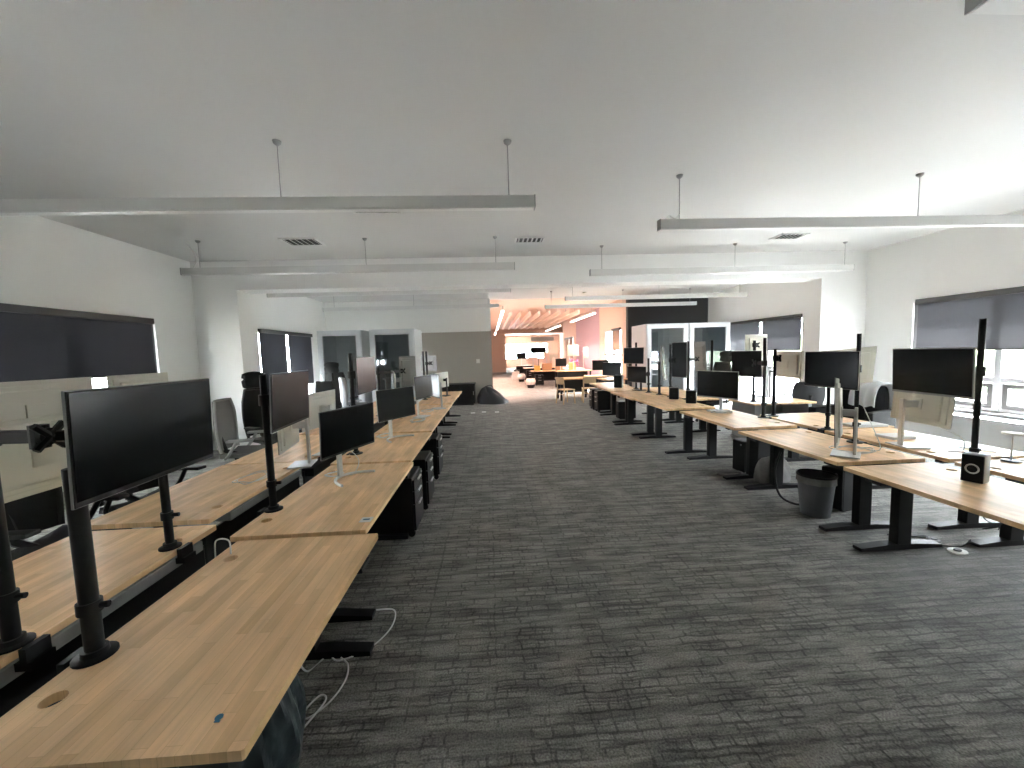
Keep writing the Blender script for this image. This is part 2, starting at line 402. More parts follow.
window(1, XR, -1, WR1, 4, 1.03, 'winframe_w'); window(2, XR, -1, WR2, 3, 1.03, 'winframe_w')
window(3, XL, 1, WL1, 5, None); window(4, XL, 1, WL2, 3, None)
window(5, XC1, -1, WC1, 2, 1.45, 'winframe_w', False); window(6, XC1, -1, WC2, 3, None, 'winframe_w', False)
f = struct(MB().box(1.25, 6.2, YF + .05, YF + .12, .9, .98).box(1.25, 6.2, YF + .05, YF + .12, 2.52, 2.6).box(2.3, 2.4, YF + .05, YF + .12, .9, 2.6).box(3.5, 3.6, YF + .05, YF + .12, .9, 2.6).box(4.9, 5.0, YF + .05, YF + .12, .9, 2.6).build('window_7', 'winframe'))
MB().box(1.3, 6.15, YF + .08, YF + .09, .95, 2.55).build('pane', 'glass', f)

def blind(x, inward, y0, y1, ztop, zbot, label, m='blind', gaps=()):
    t = thing('roller_blind', label, 'blind', (x + inward * .03, (y0 + y1) / 2, zbot), 0, None)
    L2 = (y1 - y0) / 2; hz = ztop - zbot
    MB().box(-.045, .045, -L2, L2, hz - .09, hz, bevel=.008).build('cassette', 'cassette', t)
    ys = [-L2 + .02] + [v - (y0 + y1) / 2 for g in gaps for v in g] + [L2 - .02]
    for a, c in zip(ys[::2], ys[1::2]):
        MB().box(-.003, .003, a, c, .02, hz - .085).build('fabric_sheet', m, t)
        MB().box(-.012, .012, a, c, 0, .025, bevel=.004).build('bottom_rail', 'cassette', t)
    return t
blind(XR, -1, 1.84, 6.53, 2.37, 1.48, 'grey roller blind half lowered over the sunlit window by the light-coloured ledge', 'blind', gaps=((4.10, 4.13),))
blind(XR, -1, 9.06, 12.72, 2.38, 1.50, 'dark roller blind on the window beside the white double phone booths', 'blind', gaps=((10.45, 10.55),))
blind(XL, 1, .4, 6.53, 2.36, 1.48, 'dark roller blind with a brown cassette above the row of back-turned white monitors', 'blind_d', gaps=((1.60, 1.64), (3.5, 3.53)))
blind(XL, 1, 9.38, 12.05, 2.38, .92, 'charcoal roller blind with thin bright gaps, next to the free-standing glass-door booths', 'blind_d', gaps=((10.58, 10.70),))
blind(XC1, -1, 13.9, 14.85, 2.44, 1.62, 'tan roller blind on one half of the corridor window', 'tan_blind')
blind(XC1, -1, 21.95, 24.25, 2.44, .80, 'brown lowered blind on the deeper corridor window', 'tan_blind', gaps=((23.0, 23.1),))
# outside
struct(MB().box(XR + .3, 40, -30, 60, -.2, -.1).box(-12, XL - .3, -30, 60, -.2, -.1).box(XL - .3, XR + .3, -30, YB - .3, -.2, -.1).build('ground', 'ground'))
struct(MB().box(-9.2, -9, -8, 8.2, -.1, 4.2).build('wall_light_block', 'blocker'))  # added outside to hold back daylight at the shaded windows
g = MB()
g.grid(lambda u, v: (17 + .5 * math.sin(9 * u * 3) * v * (1 - v) + .25 * math.sin(41 * u + 7 * v), -10 + 40 * u, -.1 + 2.1 * v + .12 * math.sin(57 * u) * v), 80, 8, .8)
tag(g.build('hedge', 'hedge', smooth=True), 'green hedge outside beyond the sunlit window', 'hedge')
# white convector ledge below the big window
t = thing('window_heater', 'long white heater casing below the bright window', 'heater', (XR - .22, 2.8, 0))
MB().box(-.2, .16, -3.9, 3.9, .04, .46, bevel=.01).build('casing', 'alu_white', t)
MB().box(-.205, .165, -3.92, 3.92, .46, .49, bevel=.006).build('top_board', 'alu_white', t)
MB().box(-.16, .14, -3.85, 3.85, 0, .04).build('plinth', 'greyp', t)

# ------------------------------------------------------------------ desks
def plate(x0, x1, y0, y1, z0, z1, holes, r=.032, seg=20):
    bm = bmesh.new(); es = []
    def loop(pts):
        vs = [bm.verts.new((*p, z1)) for p in pts]
        for i in range(len(vs)): es.append(bm.edges.new((vs[i], vs[(i + 1) % len(vs)])))
    c = .006
    loop([(x0 + c, y0), (x1 - c, y0), (x1, y0 + c), (x1, y1 - c), (x1 - c, y1), (x0 + c, y1), (x0, y1 - c), (x0, y0 + c)])
    for hx, hy in holes: loop([(hx + r * math.cos(2 * PI * k / seg), hy + r * math.sin(2 * PI * k / seg)) for k in range(seg)])
    bmesh.ops.triangle_fill(bm, edges=es, use_beauty=True)
    ret = bmesh.ops.extrude_face_region(bm, geom=bm.faces[:])
    bmesh.ops.translate(bm, vec=(0, 0, z0 - z1), verts=[g for g in ret['geom'] if isinstance(g, bmesh.types.BMVert)])
    m = MB(); m.bm.free(); m.bm = bm
    return m

def desk(label, x0, x1, y0, y1, z, back=-1, legs=None, group=None, tray=False, marks=None):
    """back = -1: back edge at x0 (user side +x ... aisle), +1: back edge at x1"""
    cx, cy = (x0 + x1) / 2, (y0 + y1) / 2; hw, hl = (x1 - x0) / 2, (y1 - y0) / 2
    t = thing('standing_desk', label, 'desk', (cx, cy, 0), 0, group)
    bx = back * (hw - .09)
    plate(-hw, hw, -hl, hl, z - .03, z, [(bx, -hl + .21), (bx, hl - .2)]).build('tabletop', 'wood', t)
    ly = [v - cy for v in legs] if legs else [-hl + .13, hl - .13]
    for y in ly:
        lb = MB().box(back * .02 - .058, back * .02 + .058, y - .036, y + .036, .035, z - .16, bevel=.006)
        lb.box(back * .02 - .048, back * .02 + .048, y - .029, y + .029, z - .17, z - .07)
        leg = lb.build('leg', 'black', t)
        q = hw - .05
        MB().prism([(-q, -.015), (q, -.015), (q, .01), (.12, .028), (-.12, .028), (-q, .01)], y - .038, y + .038, Matrix(((1, 0, 0, 0), (0, 0, 1, 0), (0, 1, 0, .017), (0, 0, 0, 1)))).build('foot', 'black', leg)
    f = MB()
    for y in ly: f.box(-hw + .07, hw - .07, y - .03, y + .03, z - .07, z - .031)
    f.box(back * .02 - .05, back * .02 - .02, ly[0], ly[1], z - .068, z - .036).box(back * .02 + .02, back * .02 + .05, ly[0], ly[1], z - .068, z - .036)
    f.build('frame', 'black', t)
    MB().box(-back * (hw - .02) - .03, -back * (hw - .02) + .03, hl - .32, hl - .2, z - .055, z - .031, bevel=.004).build('handset', 'blackp', t)
    if tray:
        MB().box(bx - .03, bx + .088, -hl + .2, hl - .12, z - .10, z - .04, bevel=.008).build('cable_tray', 'greyp', t)
    if back > 0 and x0 < 0:
        MB().box(hw - .075, hw - .06, -hl + .04, hl - .04, .12, z - .11).build('underdesk_panel', 'black', t)  # black sheet added so the dim floor below the gap reads dark
    if not tray and z < .68:
        q = back * (hw + .03); MB().box(min(bx, q), max(bx, q), -hl + .05, hl - .05, z - .17, z - .09, bevel=.008).build('cable_tray', 'black', t)
    return t
G1 = 'desks along the aisle by the shaded windows'
desk('butcher-block standing desk closest to the camera, with a blue dot at its corner', -1.445, -.672, .968, 2.19, .655, -1, (1.08, 2.12))
desk('standing desk with a white sticker at its corner, second along the shaded aisle', -1.51, -.75, 2.22, 3.63, .665, -1, (2.42, 3.5))
desk('standing desk of the shaded aisle row under the smaller slate monitor on silver V base', -1.545, -.79, 3.71, 5.06, .66, -1)
desk('fourth desk along the shaded aisle row, beyond the one with the slate monitor', -1.55, -.80, 5.12, 6.46, .66, -1)
desk('fifth desk along the shaded aisle row, behind the mobile pedestals', -1.55, -.80, 6.5, 7.86, .655, -1)
desk('second-last desk of the shaded aisle row, under twin black poles', -1.55, -.80, 7.9, 9.2, .665, -1)
desk('last desk of the shaded aisle row, in front of the low black cabinet', -1.55, -.79, 9.25, 10.52, .66, -1)
desk('window-side desk behind the closest one, at the frame edge, with grey cable tray', -2.52, -1.72, 1.08, 2.43, .655, 1, tray=True)
desk('window-side desk with a grommet hole next to the brown-reflecting monitor', -2.58, -1.80, 2.48, 3.79, .672, 1, tray=True)
desk('window-side desk behind the slate monitor, by the black executive chair', -2.60, -1.82, 3.85, 5.2, .66, 1)
desk('fourth window-side desk of the shaded block, beside the mesh chairs', -2.60, -1.82, 5.25, 6.6, .66, 1)
desk('fifth window-side desk of the shaded block, facing the first glass-door booth', -2.60, -1.82, 6.65, 8.0, .66, 1)
desk('last window-side desk of the shaded block, close to the second glass-door booth', -2.60, -1.82, 8.05, 9.4, .66, 1)
desk('bright wooden standing desk holding the black speaker with a ring', 2.83, 3.61, 1.55, 2.95, .655, 1, (1.72, 2.85))
desk('standing desk above the mesh wastebasket, with an edge-turned white monitor', 2.85, 3.63, 3.02, 4.33, .668, 1, (3.2, 4.24))
desk('sunlit desk under the front-facing black monitor on a white stand', 2.83, 3.60, 4.36, 5.70, .70, 1, (4.62, 5.52))
desk('sunlit aisle desk with a pair of small dark speakers', 2.66, 3.43, 5.76, 7.10, .73, 1)
desk('sunlit aisle desk beside the single short black pole', 2.63, 3.40, 7.14, 8.46, .725, 1)
desk('sunlit aisle desk under the two stacked dark monitors', 2.68, 3.45, 8.5, 9.78, .73, 1)
desk('last sunlit aisle desk, with two pedestals under its end', 2.78, 3.55, 9.82, 10.9, .728, 1, (10.05, 10.55))
desk('window-side desk with a white-backed monitor on silver stand and round-topped stand', 3.78, 4.56, 1.6, 2.94, .655, -1)
desk('window-side desk behind the edge-turned white monitor', 3.80, 4.60, 2.99, 4.22, .662, -1)
desk('window-side desk in front of the chair draped in white', 3.84, 4.72, 4.27, 5.35, .66, -1)
desk('window-side desk behind the tall upright black monitor', 3.76, 4.5, 7.2, 8.45, .66, -1)
desk('window-side desk standing before the white double booths', 3.76, 4.5, 8.5, 9.75, .66, -1)
# desk set sideways against the cross wall
t = thing('side_desk', 'pale wooden desk set crosswise near the pillar, with grey back panel', 'desk', (5.02, 6.72, 0))
plate(-.56, .56, -.37, .37, .63, .66, []).build('tabletop', 'wood', t)
for sx in (-.48, .48):
    MB().box(sx - .03, sx + .03, -.32, .32, .0, .63, bevel=.004).build('leg', 'greyp', t)
MB().box(-.45, .45, .28, .31, .12, .62).build('underdesk_panel', 'greyp', t)

# blue pen dot, sticker
tag(MB().lathe([(0, 0), (.010, 0), (.011, .002), (0, .002)], 10, T(-.80, 1.07, .6552)).box(-.805, -.79, 1.055, 1.06, .6552, .6572).build('pen_mark', 'blue'), 'small blue ink mark at the corner of the closest desk', 'mark')
s = thing('asset_sticker', 'white sticker with blue logo at the desk corner', 'sticker', (-.79, 2.36, .666))
MB().box(-.035, .035, -.035, .035, 0, .0015).build('paper', 'paper', s)
MB().box(-.02, .02, -.008, .012, .0015, .0022).build('print', 'blue', s)

# ------------------------------------------------------------------ monitors
W27, H27 = .615, .365
def monitor(label, x, y, z, yaw, w=W27, h=H27, back='white', tilt=0, roll=0, stand=None, zd=.66, scr='screen', edge=None, group=None, behind=.12):
    """yaw 0: screen faces -Y (towards the camera)"""
    yaw, tilt, roll = R(yaw), R(tilt), R(roll)
    z0 = zd if stand else z - h / 2
    t = thing('monitor', label, 'monitor', (x, y, z0), yaw, group)
    mt = T(0, 0, z - z0) @ RX(-tilt) @ RY(-roll)
    hb = MB().box(-w / 2, w / 2, -.001, .007, -h / 2, h / 2, mt, bevel=.003)
    hb.box(-w * .44, w * .44, .004, .016, -h * .43, h * .43, mt, bevel=.006).box(-w * .36, w * .36, .012, .032, -h * .36, h * .36, mt, bevel=.008)
    hb.build('housing', back, t)
    MB().box(-w / 2 + .003, w / 2 - .003, -.004, 0, -h / 2 + .003, h / 2 - .003, mt).build('bezel', edge or 'blackp', t)
    MB().box(-w / 2 + .009, w / 2 - .009, -.006, -.0035, -h / 2 + .02, h / 2 - .009, mt).build('screen', scr, t)
    MB().box(-.05, .05, .03, .04, -.05, .05, mt, bevel=.003).build('mount_plate', back, t)
    if stand:
        by = behind; zc = z - z0
        MB().box(-.022, .022, by - .011, by + .011, .008, zc + .05, bevel=.005).build('stand_neck', stand[0], t)
        MB().box(-.02, .02, .03, by, zc - .03, zc + .03, bevel=.006).build('hinge', stand[0], t)
        if stand[1] == 'plate':
            MB().box(-.125, .125, by - .16, by + .04, 0, .012, bevel=.005).build('stand_base', stand[0], t)
        else:
            pts = [(.22 * math.sin(a), by - .19 * (1 - math.cos(a)) / (1 - math.cos(1.1)), .009) for a in [(-1.1 + 2.2 * k / 14) for k in range(15)]]
            MB().tube(pts, .011, 8).build('stand_base', stand[0], t)
    return t

def pole(label, x, y, z, ztop, arms=(), r=.025, group=None, plate_r=.065, edge=0):
    """tall clamp pole; arms = [(height, (dx,dy)), ...] with a mounting plate at the end"""
    t = thing('monitor_pole', label, 'monitor pole', (x, y, z), 0, group)
    MB().tube([(0, 0, .01), (0, 0, ztop - z)], r, 14).build('column', 'black', t, True)
    MB().lathe([(0, 0), (plate_r, 0), (plate_r, .008), (r + .012, .013), (r + .01, .03), (0, .03)], 20).build('base_plate', 'black', t, True)
    if edge:
        MB().box(min(0, edge * .1), max(0, edge * .1), -.04, .04, -.075, -.045).box(edge * .075 - .012, edge * .075 + .012, -.04, .04, -.07, .006).build('clamp', 'black', t)
    MB().lathe([(0, .16), (r + .008, .16), (r + .008, .2), (0, .2)], 14).tube([(0, 0, .18), (.055, .01, .18)], .011, 8).build('collar', 'black', t, True)
    for ha, (dx, dy) in arms:
        L = max(.05, math.hypot(dx, dy) - .045); a = math.atan2(dy, dx); zz = ha - z
        A = MB().lathe([(0, zz - .035), (r + .013, zz - .035), (r + .013, zz + .035), (0, zz + .035)], 14)
        mt = T(0, 0, zz) @ RZ(a)
        A.box(0, L - .03, -.016, .016, -.022, .022, mt, bevel=.004)
        A.lathe([(0, -.04), (.026, -.04), (.026, .04), (0, .04)], 12, mt @ T(L - .05, 0, 0))
        arm = A.build('arm', 'black', t)
        p = MB()
        for s1 in (1, -1):
            p.tube([(L - .012, s1 * -.042, -.042), (L - .012, s1 * .042, .042)], .012, 6, mt)
        p.lathe([(0, -.02), (.03, -.02), (.03, .0), (0, .0)], 12, mt @ T(L - .01, 0, 0) @ RY(PI / 2))
        p.build('mounting_bracket', 'black', arm)
    return t

SIL = ('silver', 'vee'); SILP = ('silver', 'plate'); WHP = ('alu_white', 'plate')
# shaded block, aisle row
monitor('large dark monitor held by a pole arm above the closest desk', -1.279, 1.532, 1.403, 90.8, tilt=-2, back='greyp')
monitor('monitor with brownish reflection and thin silver edge', -1.36, 2.723, 1.392, 95.1, tilt=-3, scr='screen_m', back='greyp')
monitor('black monitor on silver V base over the stickered desk', -1.165, 3.206, 1.078, 68.7, tilt=-2, stand=SIL, zd=.666, edge='blackp', back='greyp')
monitor('slate monitor on silver V base, third along the shaded aisle row', -1.136, 4.706, 1.092, 59.4, tilt=3, stand=SIL, zd=.661, scr='screen_m', back='white')
monitor('grey-reflecting monitor raised on a pole behind the slate one', -1.258, 4.03, 1.479, 90.1, scr='screen_m', back='greyp')
monitor('smaller slate monitor behind the one on the third desk', -1.083, 6.318, 1.148, 73.6, tilt=3, stand=SILP, zd=.661, scr='screen_m')
monitor('white-edged monitor turned nearly edge-on at the fifth aisle desk', -1.04, 7.25, 1.09, -62, w=.5, h=.44, stand=WHP, zd=.656)
monitor('small white-backed monitor standing near the row end', -1.176, 9.463, 1.048, 247.7, tilt=-3, stand=('blackp', 'plate'), zd=.661)
monitor('upright pale-backed monitor hung on a long black arm', -1.52, 7.25, 1.371, 216, w=.325, h=.55, back='greyback')
monitor('grey-backed monitor clamped to twin black poles', -1.50, 9.613, 1.456, 136.8, back='greyback')
# shaded block, window row
monitor('white monitor back behind the arm of the large dark monitor', -2.25, 2.02, 1.225, 268, w=.66, h=.375, back='cream')
monitor('higher pale monitor back at the frame edge below the dark blind', -2.6, 2.33, 1.40, 270, w=.71, h=.365, back='cream')
monitor('pale monitor back partly hidden behind the large dark monitor', -2.62, 3.06, 1.40, 270, w=.5, h=.365, back='cream')
monitor('white monitor back with outlined panel beside the brown-reflecting screen', -1.80, 4.15, 1.125, 262, tilt=2, stand=SILP, zd=.661, back='white')
monitor('edge-turned white monitor beneath the brown-reflecting screen', -1.88, 3.66, 1.05, -80, w=.56, h=.42, stand=SILP, zd=.673, back='white', behind=.16)
monitor('thin white monitor sliver beside the long-armed upright monitor', -1.60, 6.45, 1.26, -70, w=.40, h=.30, stand=WHP, zd=.66)
# poles of the shaded block
def tilt_head(p, a, c):
    MB().tube([a, c], .02, 8).box(c[0] - .012, c[0] + .008, c[1] - .06, c[1] + .06, c[2] - .06, c[2] + .06).build('tilt_head', 'black', p)
pole('black pole on the window-side desk carrying the large dark monitor', -1.765, 1.436, .656, 1.48, [(1.42, (.30, -.03))], r=.024, plate_r=.055, edge=1)
tilt_head(bpy.data.objects['monitor_pole'], (.27, -.03, .764), (.43, .09, .752))
pole('black pole on the back edge of the closest desk', -1.40, 1.352, .656, 1.32, r=.026, plate_r=.06, edge=-1)
pole('short black pole with wing clamp behind the large dark monitor', -1.775, 2.15, .656, 1.38, r=.02, plate_r=.05, edge=1)
pole('black pole behind the brown-reflecting monitor', -1.468, 2.6, .666, 1.56, [(1.40, (.06, .12))], r=.022, plate_r=.055, edge=-1)
pole('black pole behind the grey-reflecting monitor', -1.42, 4.06, .661, 1.70, [(1.48, (.12, 0))], r=.022, edge=-1)
pole('black pole with the long level arm', -1.88, 6.63, .661, 1.47, [(1.385, (.33, .58))], r=.02, edge=1)
pole('first of the twin poles in front of the taupe wall', -1.48, 8.75, .666, 1.74, r=.022)
pole('second of the twin poles in front of the taupe wall', -1.47, 9.12, .666, 1.74, [(1.46, (0.05, .38))], r=.022)
# sunlit block
monitor('big dark monitor on the tallest pole by the sunlit window', 3.373, 2.817, 1.415, -96, tilt=-2, edge='greyp')
monitor('white-backed monitor on silver stand below the big dark one', 4.02, 3.41, 1.065, 80, tilt=-5, stand=('silver', 'plate'), zd=.663, back='cream', behind=.16)
monitor('dark monitor on a pole before the chair draped in white', 3.396, 3.725, 1.392, -89.6)
monitor('slanted pale monitor back peeping out behind the dark one', 3.86, 4.02, 1.395, 183.8, w=.66, h=.40, tilt=7, roll=-3, back='cream')
monitor('white monitor seen edge-on in upright position on a silver stand', 3.06, 3.27, 1.045, -136.5, w=.365, h=.60, tilt=-2, roll=5, stand=('silver', 'plate'), zd=.669, back='white', behind=.13)
monitor('cream monitor back on a bracketed pole by the pillar', 4.078, 5.131, 1.384, 83, back='cream')
monitor('dark landscape monitor in front of a cream monitor back', 3.573, 5.274, 1.403, -88, tilt=-2)
monitor('raised cream monitor back near the white booth window', 4.82, 6.85, 1.64, 196, w=.54, h=.42, back='cream')
monitor('black monitor on white stand facing the room', 3.30, 5.52, 1.10, -68.4, w=.675, h=.40, stand=WHP, zd=.701, edge='greyp', behind=.1)
monitor('tall upright black monitor between two poles', 3.46, 6.98, 1.43, -75.3, w=.383, h=.645)
monitor('upright grey monitor back bracketed to the pole', 4.2, 7.6, 1.462, 95.6, w=.365, h=.60, back='greyback', tilt=4)
monitor('upright monitor turned edge-on before the booth door', 3.36, 7.4, 1.36, 59, w=.365, h=.66, tilt=5, back='white', scr='screen_m')
monitor('upper dark monitor of the stacked pair', 3.231, 8.661, 1.503, -66, tilt=2, scr='screen_m')
monitor('lower dark monitor of the stacked pair', 3.23, 8.47, 1.09, -70, w=.6, h=.36, scr='screen_m', stand=('blackp', 'plate'), zd=.731)
monitor('small dark monitor on silver stand on the last sunlit desk', 3.276, 10.4, 1.129, -55, tilt=4, stand=SILP, zd=.729, scr='screen_m')
pole('tallest black pole behind the speaker', 3.545, 2.637, .656, 1.80, [(1.42, (-.10, .1))], r=.018, plate_r=.055, edge=1)
pole('black pole at the edge of the slanted pale monitor', 3.585, 3.617, .669, 1.74, [(1.40, (-.13, .08))], r=.018, edge=1)
pole('black pole under the dark monitor before the draped chair', 3.87, 4.25, .662, 1.36, [(1.33, (.02, -.14))], r=.018, edge=-1)
pole('black pole with star bracket holding the cream monitor back', 3.95, 5.22, .661, 1.60, [(1.47, (.10, -.06))], r=.02, edge=-1)
pole('black pole at the edge of the dark landscape monitor', 3.58, 4.917, .701, 1.75, [(1.42, (.02, .25))], r=.02, edge=1)
pole('black pole on the crosswise desk by the pillar', 4.62, 6.6, .661, 1.74, [(1.66, (.18, .18))], r=.024)
pole('black pole between the upright black and grey monitors', 3.80, 7.32, .661, 1.77, [(1.42, (.33, .22))], r=.022, edge=-1)
pole('black pole behind the upright black monitor', 3.40, 7.2, .731, 1.72, [(1.42, (.06, -.14))], r=.022)
pole('black pole carrying the edge-on upright monitor', 3.36, 7.60, .726, 1.38, r=.024)
pole('short free black pole before the booth door', 3.33, 8.06, .726, 1.45, [(1.12, (-.10, 0))], r=.022)
pole('black pole behind the stacked monitors', 3.36, 8.84, .731, 1.80, [(1.5, (-.1, -.13))], r=.024)
pole('black pole beside the headrest chair by the booths', 4.35, 7.45, .661, 1.78, r=.024)

# ------------------------------------------------------------------ chairs
def task_chair(label, x, y, rz, top=1.08, fab='fabric', fr='blackp', headrest=False, group=None):
    t = thing('office_chair', label, 'chair', (x, y, 0), rz, group)   # faces -Y
    k = (top - .52) / .56
    MB().grid(lambda u, v: (-.25 + .5 * u, -.23 + .46 * v, .46 + .03 * abs(2 * u - 1) ** 2 - .05 * max(0, .25 - v) ** 1.2 * 4 + .02 * v), 10, 10, .05).build('seat', fab, t, True)
    def bk(u, v):
        w = .235 + .03 * math.sin(PI * v) - .06 * max(0, v - .75) * 2
        a = 2 * u - 1
        return (w * a, .25 + .10 * v - .06 * a * a + .03 * math.cos(PI * v), .52 + .56 * k * v)
    MB().grid(bk, 12, 12, .022).build('backrest', fab, t, True)
    pts = [bk(0, j / 10) for j in range(11)] + [bk(i / 8, 1) for i in range(1, 9)] + [bk(1, 1 - j / 10) for j in range(1, 11)]
    MB().tube(pts, .016, 8).build('back_frame', fr, t, True)
    for s in (-1, 1):
        MB().tube(smooth_path([(s * .2, .2, .44), (s * .29, .12, .5), (s * .3, .02, .66)]), .018, 8).box(s * .3 - .045, s * .3 + .045, -.16, .12, .66, .69, bevel=.012).build('armrest', fr, t, True)
    MB().tube([(0, .02, .12), (0, .02, .43)], .028, 12).tube([(0, .02, .4), (0, .27, .5), (0, .33, .7)], .03, 8).box(-.1, .1, -.08, .14, .39, .43, bevel=.01).build('gas_column', 'blackp', t)
    sb = MB()
    for i in range(5):
        a = 2 * PI * i / 5 + .3
        sb.tube([(0, .02, .13), (.31 * math.cos(a), .02 + .31 * math.sin(a), .075)], .022, 8, rs=[.03, .016])
    sb.build('star_base', fr, t)
    for i in range(5):
        a = 2 * PI * i / 5 + .3
        c = Vector((.31 * math.cos(a), .02 + .31 * math.sin(a), .032))
        MB().lathe([(0, -.022), (.032, -.018), (.032, .018), (0, .022)], 12, T(*c) @ RZ(a) @ RX(PI / 2)).build('caster', 'rubber', t)
    if headrest:
        hz = top + .02
        MB().grid(lambda u, v: (-.15 + .3 * u, .34 - .03 * (2 * u - 1) ** 2 + .03 * math.sin(PI * v), hz + .22 * v - .03 * (2 * u - 1) ** 2 * (1 if v > .5 else -1)), 8, 8, .06).tube([(0, .36, hz - .2), (0, .38, hz + .08)], .02, 8).build('headrest', fab, t, True)
    return t
task_chair('grey-framed mesh task chair behind the large dark monitor', -3.18, 5.2, R(100), 1.16, 'gfabric', 'greyp')
task_chair('black executive chair with headrest before the pale pillar', -3.34, 6.05, R(60), 1.22, headrest=True)
task_chair('black mesh chair to the side of the first booth', -3.10, 7.95, R(150), 1.20)
task_chair('light grey mesh chair between the black chairs near the booths', -2.95, 8.68, R(120), 1.22, 'greyp', 'greyp')
task_chair('tall black chair with headrest in front of the booth glass', -3.66, 9.75, R(170), 1.30, headrest=True)
task_chair('black chair behind the window-side desk at the frame edge', -2.9, 2.68, R(92), 1.02)
task_chair('black chair behind the large dark monitor', -2.92, 3.45, R(80), 1.0)
task_chair('dark mesh chair tucked in at the end of the shaded window-side row', -2.95, 6.75, R(95), 1.12)
task_chair('black chair with headrest in front of the second booth door', 4.80, 8.2, R(-80), 1.30, headrest=True)
task_chair('low black mesh chair beyond the crosswise desk, beside the pillar', 6.05, 7.25, R(165), .93)
t = thing('armchair', 'dark navy padded armchair under a white cloth by the pillar', 'chair', (5.45, 5.6, 0), R(-70))
MB().box(-.33, .33, -.3, .3, .14, .44, bevel=.04).build('seat', 'fabric', t, True)
MB().box(-.33, .33, .2, .34, .40, 1.0, bevel=.04).build('backrest', 'fabric', t, True)
for s in (-1, 1):
    MB().box(s * .36 - .06, s * .36 + .06, -.3, .32, .14, .66, bevel=.03).build('armrest', 'fabric', t, True)
    for sy in (-.22, .24): MB().tube([(s * .28, sy, 0), (s * .28, sy, .16)], .02, 8).build('leg', 'blackp', t)
def cl(u, v):
    a = v * 1.9 - .95
    return (5.68 + .19 * math.sin(a * 1.65) + .012 * math.sin(17 * u), 5.26 + .4 * u, 1.05 - (.42 if v < .5 else .5) * abs(a) ** 2.2 * .9 + .015 * math.sin(13 * u + 5 * v))
tag(MB().grid(cl, 20, 20, .012).build('cloth', 'whitecloth', smooth=True), 'white cloth draped over the dark navy armchair', 'cloth')

# ------------------------------------------------------------------ pedestals, bins, bits under the desks
def pedestal(label, x, y, rz, h=.56, w=.40, d=.50, group=None):
    t = thing('mobile_pedestal', label, 'drawer unit', (x, y, 0), rz, group)   # drawer front faces -Y
    MB().box(-w / 2, w / 2, -d / 2 + .02, d / 2, .06, h, bevel=.008).build('body', 'black', t)
    zs = [.075, .32, .44, h - .012]
    for a, c in zip(zs, zs[1:]):
        dr = MB().box(-w / 2 + .006, w / 2 - .006, -d / 2, -d / 2 + .02, a, c - .008, bevel=.004).build('drawer', 'greyp' if False else 'black', t)
        MB().box(-.07, .07, -d / 2 - .018, -d / 2 - .004, c - .045, c - .03, bevel=.003).build('handle', 'silver', dr)
    MB().lathe([(0, 0), (.011, 0), (.011, .008), (0, .008)], 12, T(w / 2 - .05, -d / 2, h - .04) @ RX(PI / 2)).build('lock', 'silver', t)
    for sx in (-1, 1):
        for sy in (-1, 1):
            MB().lathe([(0, -.012), (.03, -.01), (.03, .01), (0, .012)], 12, T(sx * (w / 2 - .05), sy * (d / 2 - .05), .03) @ RY(PI / 2)).build('caster', 'rubber', t)
    return t
pedestal('black mobile drawer unit under the stickered desk, closest of the three', -.97, 3.66, R(90))
pedestal('black mobile drawer unit, middle of the three beside the aisle', -.95, 4.28, R(90))
pedestal('black mobile drawer unit, third from the closest desk', -.97, 5.3, R(90))
pedestal('black drawer unit under the end of the last sunlit desk', 3.02, 10.72, R(-90), .58, .32, .5)
pedestal('black drawer unit just inside the last sunlit desk', 3.04, 10.25, R(-90), .58, .32, .5)
# liner bin under the closest desk
t = thing('trash_can', 'black waste bin with puffy clear liner under the closest desk', 'trash can', (-.955, 1.36, 0))
MB().lathe([(0, 0), (.14, 0), (.175, .44), (.165, .44), (.13, .02), (0, .02)], 24).build('bin', 'blackp', t, True)
def lin(u, v):
    a = 2 * PI * u
    r = .165 + .045 * math.sin(PI * min(1, v * 1.05)) + .010 * math.sin(a * 9 + 5 * v) * math.sin(PI * v) + .006 * math.sin(23 * a + 9 * v)
    if v > .93: r -= .02 * (v - .93) / .07
    return (r * math.cos(a), r * math.sin(a), .08 + .46 * v + .012 * math.sin(5 * a))
MB().grid(lin, 72, 14, .003).build('liner', 'liner', t, True)
# mesh wastebasket
t = thing('wastebasket', 'dark mesh wastebasket with clear liner under the sunlit desks', 'wastebasket', (3.12, 3.53, 0))
MB().lathe([(0, 0), (.12, 0), (.155, .39), (.15, .39), (.115, .01), (0, .01)], 28).build('basket', 'meshbin', t, True)
MB().lathe([(.152, .385), (.163, .385), (.163, .402), (.152, .402), (.152, .385)], 28, caps=False).build('rim', 'blackp', t, True)
MB().grid(lambda u, v: ((.157 + .006 * math.sin(22 * u * PI) * (1 - v)) * math.cos(2 * PI * u), (.157 + .006 * math.sin(22 * u * PI) * (1 - v)) * math.sin(2 * PI * u), .32 + .075 * v), 48, 4, .002).build('liner', 'greybag', t, True)
